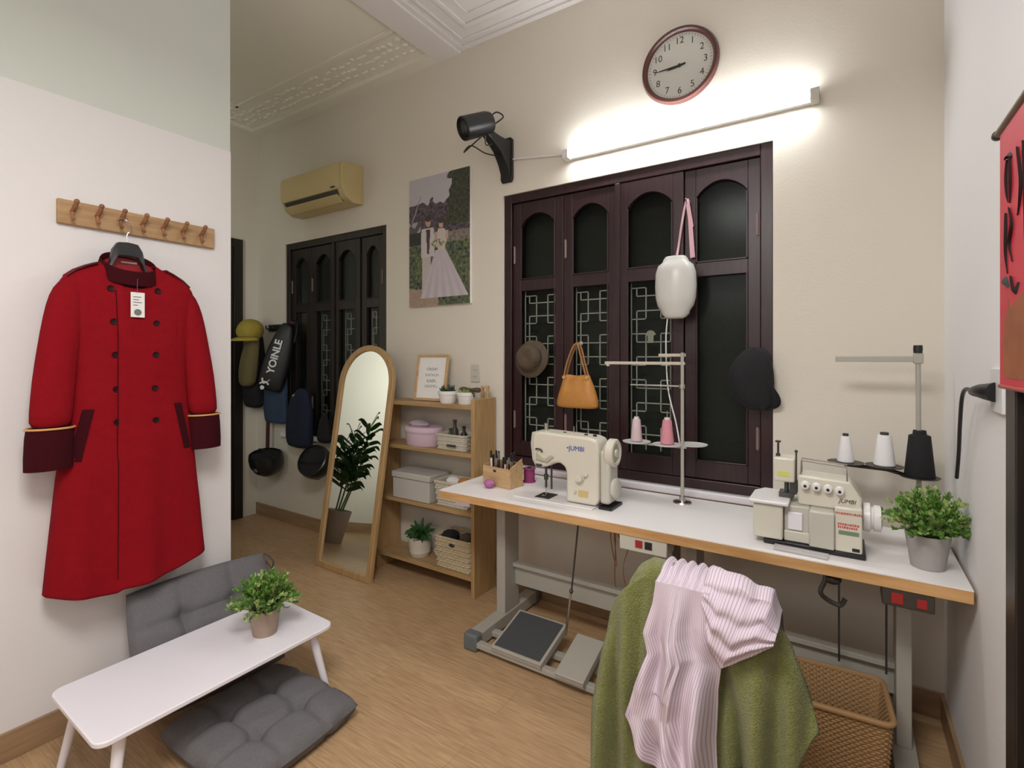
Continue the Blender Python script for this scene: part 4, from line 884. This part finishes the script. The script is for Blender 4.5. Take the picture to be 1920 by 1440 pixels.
m = MB().ball((0, 0, .024), (.032, .028, .024), 20, 12)
for v in m.bm.verts: a = math.atan2(v.co.y, v.co.x); v.co.x *= 1-.05*abs(math.sin(a*3)); v.co.y *= 1-.05*abs(math.sin(a*3))
m.build('cushion', 'pin', t); MB().cyl((.018, -.02, .032), (.045, -.03, .040), .0012, n=6).ball((.045, -.03, .040), .004, 8, 6).build('pin', 'gold', t)
t = thing('thread_spool', 'magenta thread spool behind the needle end of the sewing machine', 'thread spool', (-1.49, 2.455, TZ))
MB().lathe([(.036, 0), (.036, .006), (.030, .008), (.032, .04), (.030, .070), (.036, .072), (.036, .078), (.008, .078)], n=28).build('thread', 'magenta', t)
MB().lathe([(.012, .076), (.012, .084), (.006, .084)], n=16).build('spool_core', 'darkink', t)

# ------------------------------------------------------------------ things hung on the window
GY = WY+.028
def hook(x, z, label):
    one(MB().tube([(x, GY-.001, z), (x, GY-.030, z-.008), (x, GY-.050, z+.008)], .0035, 6).cyl((x, GY, z), (x, GY-.004, z), .012), 'hook', 'steel', label, 'hook', (x, GY, z))
hook(-.682, 2.265, 'small hook on the shutter holding the pink ribbon'); hook(-1.289, 1.542, 'small hook on the shutter holding the orange handbag')
t = thing('pink_ribbon', 'pink ribbon looped over a hook above the hanging water bottle', 'ribbon', (-.682, GY-.022, 2.272))
MB().tube([(0, -.004, .004), (-.012, -.006, -.05), (-.028, -.008, -.15), (-.040, -.010, -.24), (-.042, -.03, -.285)], .006, 6, flat=.25).build('loop', 'tape', t)
MB().prism([(-.008, .006), (.010, .004), (.034, -.14), (.014, -.155)], lambda u, v, k: (u, -.002-.002*k, v)).prism([(.008, -.11), (.028, -.11), (.042, -.30), (.018, -.302)], lambda u, v, k: (u, -.005-.002*k, v)).build('ribbon_tail', 'tape', t)
t = thing('water_bottle', 'white plastic gravity-feed water bottle hanging in front of the window', 'bottle', (-.712, 2.585, 1.66))
MB().lathe([(.004, .0), (.05, .002), (.066, .018), (.070, .035), (.088, .060), (.098, .10), (.101, .16), (.098, .225), (.086, .262), (.064, .280), (.060, .292), (.050, .306), (.004, .310)], n=40, sy=.75).build('bottle_body', 'milky', t)
MB().lathe([(.004, -.004), (.040, -.003), (.052, .010), (.054, .022)], n=32, sy=.75).build('cap', 'wickerw', t)
MB().tube([(-.04, 0, .0), (-.048, .0, -.12), (-.035, -.01, -.35), (.01, -.03, -.52), (.035, -.06, -.61)], .0035, 8).build('feed_tube', 'whitep', t)
t = thing('handbag', 'orange-tan leather shoulder bag hanging on the window shutter', 'handbag', (-1.289, 2.655, 1.168))
rr = []
for z, hw, dp in ((0, .118, .030), (.01, .130, .040), (.05, .128, .045), (.10, .112, .040), (.15, .094, .030), (.185, .082, .022), (.20, .078, .016)):
    ring = []
    for k in range(48):
        a = 2*PI*k/48; x = hw*math.copysign(abs(math.cos(a))**.7, math.cos(a)); y = dp*math.copysign(abs(math.sin(a))**.8, math.sin(a)); 
        sag = .028*(1-(x/hw)**2)*(z/.2)**3; y += .006*noise.noise((x*30, z*25, y*9))-.004*math.cos(x*80)*(z/.2)
        ring.append((x, y, z-sag))
    rr.append(ring)
MB().rings(rr).build('bag_body', 'tan', t, sub=1)
for yy, dz in ((-.022, 0), (.012, .0)): MB().tube([(-.075, yy, .18), (-.055, yy, .26), (-.02, yy, .345), (.0, yy*.5, .372), (.018, yy, .35), (.04, yy, .27), (.066, yy, .18)], .0055, 6).build('handle', 'tanstrap', t)
for sx in (-1, 1): MB().lathe([(.010, 0), (.010, .006), (.004, .007)], (sx*.072, -.026, .178), (0, -1, 0), 14).build('rivet', 'gold', t)
t = thing('bucket_hat', 'brown felt hat hanging on the leftmost shutter of the large window', 'hat', (-1.617, 2.700, 1.450), rot=(0, 0, 0))
m = MB().lathe([(.122, .004), (.120, .010), (.085, .022), (.080, .045), (.074, .075), (.055, .092), (.025, .092), (.003, .086)], (0, 0, 0), (0, -1, .15), 40)
for v in m.bm.verts: v.co += v.co.normalized()*.008*noise.noise(v.co*18)
m.build('hat_felt', 'brown', t, sub=1); MB().lathe([(.082, .024), (.0835, .030), (.082, .040)], (0, 0, 0), (0, -1, .15), 40, caps=False).build('hat_band', 'plate', t)
t = thing('baseball_cap', 'black cap hanging at the right edge of the large window', 'cap', (-.366, 2.635, 1.195))
m = MB(); rr = []
for z, hw, dp, cx_ in ((.02, .020, .02, .02), (.04, .062, .04, .015), (.09, .092, .06, .0), (.15, .102, .068, -.01), (.21, .098, .065, -.008), (.26, .078, .055, .0), (.295, .050, .04, .006), (.315, .02, .02, .01)):
    rr.append([(cx_+hw*math.cos(a), dp*math.sin(a)+.004*math.sin(5*a+z*20), z+.006*math.sin(3*a)) for a in [2*PI*k/36 for k in range(36)]])
m.rings(rr).build('crown', 'blackf', t, sub=1)
MB().rings([[(.065+.055*math.sin(q*PI)*k1+dx, -.045+.07*q, .17-.15*q-.03*math.sin(q*PI)) for q in [k/10 for k in range(11)]] for k1, dx in ((0, -.02), (.5, .0), (1, .0))], closed=False).build('visor', 'blackf', t, solid=.006)
one(MB().prism([(-.020, .04), (-.030, .02), (-.016, .012), (-.016, -.04), (.016, -.04), (.016, .012), (.030, .02), (.020, .04), (.008, .05), (-.008, .05)], lambda u, v, k: (-.885+u, WY+.0465+.001*k, 1.57+v*.75)), 'window_sticker', 'greybox', 'small pale grey sticker on the third window pane', 'sticker', (-.885, WY+.047, 1.57), smooth=False)

# ------------------------------------------------------------------ right wall: scroll, socket, plug
t = thing('wall_scroll', 'red hanging scroll with black brush writing at the right edge', 'scroll', (XR-.035, 1.47, 1.40))
B((-.001, -.13, 0), (.0, .13, .585)).build('banner', 'scroll', t, smooth=False, solid=.001)
MB().cyl((0, -.15, .587), (0, .152, .587), .009).build('top_rod', 'rod', t); MB().cyl((0, -.135, .0), (0, .132, .0), .005).build('bottom_rod', 'redsw', t)
MB().lathe([(.011, 0), (.012, .006), (.011, .012)], (0, .150, .587), (0, 1, 0)).build('rod_end', 'black', t)
m = MB(); rd = random.Random(6)
def stroke(pts, r): m.tube([(-.0022, y, z) for y, z in pts], lambda q: r*(.35+.65*math.sin(PI*min(1, q+.12))), 6, flat=.12)
stroke([(.068, .505), (.045, .510), (.025, .498)], .010); stroke([(.062, .50), (.066, .46), (.060, .42), (.055, .405)], .008); stroke([(.035, .50), (.030, .44), (.040, .40)], .009)
stroke([(.070, .385), (.066, .34), (.070, .29), (.060, .25)], .009); stroke([(.045, .39), (.020, .35), (.04, .31), (.02, .27)], .010); stroke([(.076, .245), (.060, .235), (.050, .22)], .012); stroke([(.03, .24), (.0, .2), (-.03, .22)], .01)
stroke([(-.02, .5), (-.05, .42), (-.02, .36)], .010); stroke([(-.06, .5), (-.07, .3)], .009)
m.build('calligraphy', 'darkink', t)
MB().prism([(-.10, .02), (.085, .02), (.104, .045), (.094, .07), (.108, .095), (.088, .12), (.092, .15), (.07, .165), (.058, .20), (.035, .17), (.02, .18), (-.10, .21)], lambda u, v, k: (-.0012-.0006*k, u, v)).build('painted_landscape', 'olive', t, smooth=False)
t = thing('wall_socket', 'white wall socket with black plug on the right wall below the scroll', 'socket', (XR, 1.775, 1.38))
B((-.009, -.045, -.058), (0, .075, .058)).build('plate', 'socket', t, bevel=.003)
t = thing('power_cord', 'black power plug and cord hanging from the right wall socket', 'cord', (XR-.01, 1.80, 1.375))
MB().tube([(0, -.01, 0), (-.012, .01, 0), (-.022, .04, .0), (-.026, .085, -.004), (-.026, .11, -.004)], lambda q: .026-.017*q, 12).build('plug', 'black', t)
MB().tube([(-.026, .105, -.004), (-.028, .19, -.004), (-.026, .26, -.035), (-.022, .32, -.12), (-.018, .37, -.22), (-.016, .42, -.31)], .0055, 10).build('cord', 'black', t)

# ------------------------------------------------------------------ wicker basket under the table
t = weave_basket('laundry_basket', 'brown wicker basket on the floor under the right end of the work table', (-.02, 2.125, 0), .285, .27, .30, .86, 'wicker', 34, 92, math.radians(4), rim=.009, rr_=.004)

# ------------------------------------------------------------------ chair, towel, shirt
t = thing('chair', 'black metal chair hidden under towel and shirt in front of the table', 'chair', (-.345, 1.66, 0))
MB().tube([(-.17, -.14, .0), (-.17, -.14, .45), (-.17, -.16, .72), (-.13, -.165, .80), (0, -.165, .815), (.13, -.165, .80), (.17, -.16, .72), (.17, -.14, .45), (.17, -.14, 0)], .011, 8, smooth=False).build('back_frame', 'black', t)
B((-.15, -.17, .56), (.15, -.155, .74)).build('backrest', 'blackf', t, bevel=.005)
B((-.19, -.14, .435), (.19, .20, .47)).build('seat', 'blackf', t, bevel=.012)
for sx in (-1, 1): MB().cyl((sx*.165, .17, .44), (sx*.18, .19, 0), .011).build('leg', 'black', t)
for sx in (-1, 1): MB().cyl((sx*.172, -.14, .2), (sx*.176, .18, .2), .008).build('stretcher', 'black', t)
MB().cyl((-.17, -.14, .30), (.17, -.14, .30), .008).build('stretcher', 'black', t)
def plin(tab, t_):
    for a, b_ in zip(tab, tab[1:]):
        if t_ <= b_[0]:
            q = (t_-a[0])/(b_[0]-a[0]); q = max(0, q); return a[1]+(b_[1]-a[1])*q
    return tab[-1][1]
def foldY(x, z):
    g = max(0, min(1, (.84-z)/.30)); return 1.455+.055*math.exp(-((x+.245-.10*(.5-z))/.020)**2)*max(0, min(1, (.68-z)/.2))-.022*g-g*(.040*math.sin(x*40+2.0+2.5*z)*(.65+.35*math.sin(x*17))+.016*math.sin(x*88-2*z))
tl = [(0, -.54), (.05, -.58), (.15, -.605), (.35, -.635), (.6, -.655), (1, -.66)]; tr = [(0, -.165), (.06, -.145), (.2, -.125), (.5, -.09), (.85, -.055), (1, -.075)]
ztop = [(0, .785), (.07, .828), (.16, .852), (.30, .850), (.7, .838), (.9, .84), (1, .82)]; zbot = [(0, .14), (.35, .12), (.58, .14), (.64, .22), (.70, .36), (.80, .325), (.90, .37), (1, .50)]
def cloth(name, matn, label, nx, nz, fn, loc, solid, back=None):
    rows = []
    for j in range(nz+1): rows.append([fn(i/nx, j/nz) for i in range(nx+1)])
    m = MB().rings(rows, closed=False, uvw=True)
    return one(m, name, matn, label, 'towel' if 'towel' in name else 'shirt', loc, solid=solid)
def towel_pt(s, t_):
    # t_ < 0.18 is the far side and the roll over the chair back, the rest hangs on the near side
    zt = plin(ztop, s)
    if t_ < .14:
        q = t_/.14; x = plin(tl, .02)*(1-s)+plin(tr, .02)*s; return Vector((x, 1.545+.01*math.sin(x*40), zt-.02-.30*(1-q)))
    if t_ < .24:
        q = (t_-.14)/.10; a = PI*q; x = plin(tl, .0)*(1-s)+plin(tr, .0)*s; return Vector((x, 1.503+.042*math.cos(a), zt-.02+.03*math.sin(a)))
    q = (t_-.24)/.76; x = plin(tl, q)*(1-s)+plin(tr, q)*s; z = (zt-.02)+(plin(zbot, s)-(zt-.02))*q
    y = foldY(x, z)+.004*noise.noise((x*12, z*12, 0)); e = min(s, 1-s)
    y += .05*max(0, 1-e/.08)**2*min(1, q*4)
    return Vector((x, y, z))
cloth('bath_towel', 'towel', 'fuzzy olive green towel draped over the chair back', 110, 120, towel_pt, (-.35, 1.5, .83), .009)
# shirt: main hanging strip and right sleeve in one continuous cloth
sl = [(0, -.440), (.12, -.450), (.28, -.475), (.38, -.462), (.55, -.495), (.72, -.52), (.86, -.49), (1, -.43)]
sr = [(0, -.30), (.2, -.30), (.38, -.275), (.5, -.285), (.75, -.29), (1, -.285)]
def shirt_pt(s, t_):
    if t_ < .10: q = t_/.10; x = -.44+.15*s; return Vector((x, 1.562, .845-.12*(1-q)))
    if t_ < .2: q = (t_-.1)/.1; a = PI*q; x = -.44+.14*s; return Vector((x, 1.503+.058*math.cos(a), .845+.022*math.sin(a)+.006*math.sin(s*30)))
    q = (t_-.2)/.8; x = plin(sl, q)*(1-s)+plin(sr, q)*s; z = .845-q*(.54-.05*math.sin(s*PI)*(1 if s > .5 else .3)+.0*s)
    g = min(1, q*3); y = foldY(x, z)-.044-g*(.012*math.sin(s*15+2*q)+.010*math.sin(s*7-1)+.004*noise.noise((x*30, z*10, 3)))-.012*(1-g)
    y -= .016*g*math.exp(-((s-.33)/.09)**2)*(1 if q < .6 else .5); y += .010*math.exp(-((s-.45)/.03)**2)*g
    return Vector((x, y, z))
M['shirt']
rows = [[shirt_pt(i/80, j/110) for i in range(81)] for j in range(111)]
mS = MB().rings(rows, closed=False, uvw=True)
shirt = one(mS, 'striped_shirt', 'shirt', 'pink and white striped shirt lying over the green towel on chair', 'shirt', (-.35, 1.45, .84), solid=.003)
def sleeve_pt(s, t_):
    # from the twist near the strip top out to the right and down; s across (upper edge -> lower edge), t_ along
    U = [Vector((-.315, 1.438, .868)), Vector((-.26, 1.42, .878)), Vector((-.20, 1.415, .862)), Vector((-.155, 1.425, .845)), Vector((-.138, 1.43, .79))]
    Lw = [Vector((-.320, 1.425, .79)), Vector((-.305, 1.41, .70)), Vector((-.270, 1.405, .655)), Vector((-.215, 1.405, .70)), Vector((-.150, 1.415, .750))]
    def at(P, q):
        k = min(len(P)-2, int(q*(len(P)-1))); f = q*(len(P)-1)-k; f = f*f*(3-2*f)*.4+f*.6; return P[k].lerp(P[k+1], f)
    a = at(U, t_); b_ = at(Lw, t_); p = a.lerp(b_, s); bul = math.sin(PI*s)
    p.y -= .030*bul+.006*math.sin(s*22+t_*5)+.004*noise.noise((t_*9, s*9, 5)); p.z += .004*math.sin(t_*20)*(1-s)
    return p
def sl_pt(j, i):
    sv = -.35+1.35*j/54; t_ = i/60
    if sv >= 0: return sleeve_pt(sv, t_)
    q = -sv/.35; p = sleeve_pt(0, t_); return p+Vector((0, .15*q, .018*math.sin(PI*min(1, q*1.2))-.11*q*q*q))
rows = [[sl_pt(j, i) for j in range(55)] for i in range(61)]
MBs = MB().rings(rows, closed=False, uvw=True); bmesh.ops.translate(MBs.bm, verts=MBs.bm.verts, vec=-Vector((-.35, 1.45, .84)))
so = MBs.build('sleeve', 'shirt2', shirt, solid=.003)

# ------------------------------------------------------------------ clothes and bags hanging in the far corner
def lump(nm, matn, label, cat, loc, rows, n=28, seed=0, amp=.012, group=None, rz=0):
    m = MB(); rr = []
    for z, cx_, hw, dp in rows:
        rr.append([Vector((cx_+hw*math.copysign(abs(math.cos(a))**.8, math.cos(a)), dp*math.copysign(abs(math.sin(a))**.8, math.sin(a)), z)) for a in [2*PI*k/n for k in range(n)]])
    m.rings(rr)
    for v in m.bm.verts: q = noise.noise(v.co*14+Vector((seed, 0, 0))); v.co.x += amp*q; v.co.y += amp*noise.noise(v.co*11+Vector((0, seed, 0)))
    o = m.build(nm, matn, None, sub=1); o.location = loc; o.rotation_euler = (0, 0, rz); return tag(o, label, cat, group)
pr = thing('wall_hook_rail', 'dark hook rail on wall behind the hanging bags', 'hook rail', (-4.24, WY, 1.72))
B((-.15, -.018, -.03), (.15, 0, .03)).build('board', 'blackwood', pr, bevel=.003)
for x in (-.12, -.02, .10): MB().tube([(x, -.015, 0), (x, -.05, -.01), (x, -.06, .02)], .006, 6).build('peg', 'black', pr)
t = thing('sun_cap', 'yellow cap hanging in the far corner above the khaki bag', 'cap', (-4.30, 2.44, 1.585))
m = MB().ball((0, 0, .10), (.135, .10, .10), 28, 16)
for v in m.bm.verts: v.co.z += .06*(v.co.x)+.006*noise.noise(v.co*12)
m.build('crown', 'yellow', t)
MB().rings([[(r1*math.cos(a), r2*math.sin(a), z_) for a in [PI+PI*k/14 for k in range(15)]] for r1, r2, z_ in ((.11, .085, .045), (.13, .12, .035), (.135, .165, .01))], closed=False).build('visor', 'yellow', t, solid=.005)
lump('canvas_bag', 'beige', 'khaki canvas bag hanging beneath the yellow cap', 'bag', (-4.36, 2.47, 1.20), [(0, -.04, .05, .03), (.02, -.04, .095, .05), (.15, -.02, .10, .06), (.30, .02, .09, .05), (.40, .05, .07, .04), (.52, .09, .04, .03), (.56, .10, .02, .02)], seed=1)
lump('backpack', 'blackf', 'black bag hanging low behind the khaki canvas bag', 'bag', (-4.46, 2.57, 1.00), [(0, 0, .07, .03), (.02, 0, .12, .06), (.15, 0, .13, .08), (.40, 0, .12, .07), (.62, .02, .08, .05), (.75, .03, .03, .03)], seed=2)
rk = thing('racket_bag', 'long black racket bag with white lettering hanging tilted in the far corner', 'bag', (-4.14, 2.52, 1.17), rot=(0, math.radians(15), math.radians(38)))
m = MB(); rr = []
for z, hw, dp in ((0, .085, .03), (.015, .105, .045), (.15, .115, .055), (.30, .112, .055), (.42, .095, .05), (.52, .07, .04), (.58, .05, .03), (.60, .03, .02)):
    rr.append([(hw*math.copysign(abs(math.cos(a))**.75, math.cos(a)), dp*math.copysign(abs(math.sin(a))**.8, math.sin(a)), z) for a in [2*PI*k/28 for k in range(28)]])
m.rings(rr).build('bag_body', 'racket', rk, sub=1)
text('YOINLE', 'lettering', 'whiteink', rk, (-.010, -.060, .30), (PI/2, -PI/2+math.radians(0), 0), .085, .001, sx=1.0, font_bold=.0025)
m = MB(); m.tube([(-.075, -.058, .05), (-.03, -.060, .075), (.0, -.058, .055)], .008, 6, flat=.3).tube([(-.065, -.058, .10), (-.04, -.06, .06), (-.0, -.058, .10)], .008, 6, flat=.3).ball((-.045, -.058, .02), (.018, .004, .018), 12, 8); m.build('logo_mark', 'whiteink', rk)
MB().tube([(.02, -.02, .58), (.06, -.05, .64), (.09, -.03, .60), (.10, -.03, .45)], .008, 6, flat=.4).build('shoulder_strap', 'black', rk); MB().ball((.045, -.045, .615), (.03, .02, .018), 12, 8).build('grab_handle', 'redstrap', rk)
lump('denim_jacket', 'denim', 'blue denim jacket hanging below the black racket bag', 'jacket', (-4.22, 2.625, .875), [(0, 0, .15, .02), (.005, 0, .165, .028), (.12, .01, .158, .04), (.25, .01, .15, .05), (.40, .01, .13, .05), (.60, .0, .10, .04), (.75, .0, .05, .03)], seed=5, amp=.022)
one(MB().tube([(-4.29, 2.60, .90), (-4.295, 2.60, .80), (-4.30, 2.60, .645)], .016, 8, flat=.3), 'hanging_strap', 'redstrap', 'maroon strap hanging below the denim jacket', 'strap', (-4.295, 2.60, .78))
def helmet(loc, label, mm, sx, rot):
    t = thing('helmet', label, 'helmet', loc, rot=rot)
    rr = [(.004, -.13), (.06, -.122), (.105, -.085), (.130, -.03), (.134, .02), (.128, .06), (.118, .065), (.122, .02), (.115, -.03), (.09, -.075), (.004, -.11)]
    MB().lathe(rr, n=36, sx=sx, sy=1.0).build('shell', mm, t)
    MB().lathe([(.120, .045), (.090, -.03), (.05, -.07), (.003, -.09)], n=28, sx=sx).build('padding', 'blackf', t)
    MB().tube([(-.11*sx, 0, .05), (-.06, -.02, .10), (.04, -.02, .11), (.11*sx, 0, .05)], .007, 6, flat=.4).build('chin_strap', 'blackf', t)
    MB().ball((.03, -.118, -.03), (.03, .012, .025), 12, 8).build('badge', 'greycap', t)
helmet((-4.20, 2.53, .56), 'open black helmet hanging upside down under the denim jacket', 'helm', 1.18, (math.radians(12), math.radians(8), 0))
lump('drawstring_bag', 'navy', 'navy blue bag hanging at the left of the far window', 'bag', (-3.83, 2.60, .70), [(0, 0, .12, .03), (.02, 0, .165, .05), (.14, 0, .170, .06), (.30, 0, .155, .055), (.40, .01, .125, .05), (.47, .03, .075, .035), (.50, .03, .03, .015)], seed=7, amp=.02)
one(MB().prism([(-.012, -.05), (.012, -.045), (.03, .05), (.01, .045)], lambda u, v, k: (-3.87+u, 2.56-.002*k, 1.10+v)), 'bag_tag', 'greybox', 'pale grey tag hanging above the navy bag', 'tag', (-3.87, 2.56, 1.10), smooth=False)
helmet((-3.53, 2.54, .62), 'dark full helmet hanging beside the arched mirror', 'helm2', .95, (math.radians(60), 0, math.radians(20)))
lump('cloth_pouch', 'blackf', 'black pouch hanging above the dark helmet beside mirror', 'bag', (-3.53, 2.62, .76), [(0, 0, .05, .02), (.02, 0, .09, .035), (.10, 0, .08, .03), (.2, 0, .04, .02), (.26, 0, .015, .012)], seed=8)

# ------------------------------------------------------------------ the tall plant seen in the mirror
t = thing('dracaena_plant', 'tall leafy plant in a dark pot reflected in the arched mirror', 'plant', (-3.98, 1.42, 0))
MB().lathe([(.085, 0), (.09, .005), (.115, .27), (.117, .29), (.105, .29), (.10, .27), (.004, .265)], n=36).build('pot', 'pot2', t)
MB().lathe([(.101, .266), (.004, .272)], n=24).build('soil', 'soil', t)
rd = random.Random(21); m = MB(); st = MB()
for k in range(4):
    a = k*1.6+.4; top = Vector((.10*math.cos(a), .10*math.sin(a), .78+.11*k)); bot = Vector((.03*math.cos(a), .03*math.sin(a), .28)); st.tube([bot, bot.lerp(top, .5)+Vector((.02, -.02, 0)), top], .009, 6)
    for q in range(30):
        f = .38+.62*(q/29); p = bot.lerp(top, f); aa = q*2.4+rd.uniform(-.3, .3); e = .15+1.0*max(0, (f-.75)*3)*rd.uniform(.4, 1); L = rd.uniform(.14, .22)
        d = Vector((math.cos(aa)*math.cos(e), math.sin(aa)*math.cos(e), math.sin(e)+.25))
        m.tube([p, p+d*L*.35, p+d*L*.75, p+d*L*1.0-Vector((0, 0, L*.25))], lambda u: .021*math.sin(PI*min(1, u*.9+.08))+.001, 4, flat=.15)
m.build('leaves', 'leafd', t); st.build('trunks', 'stem', t)
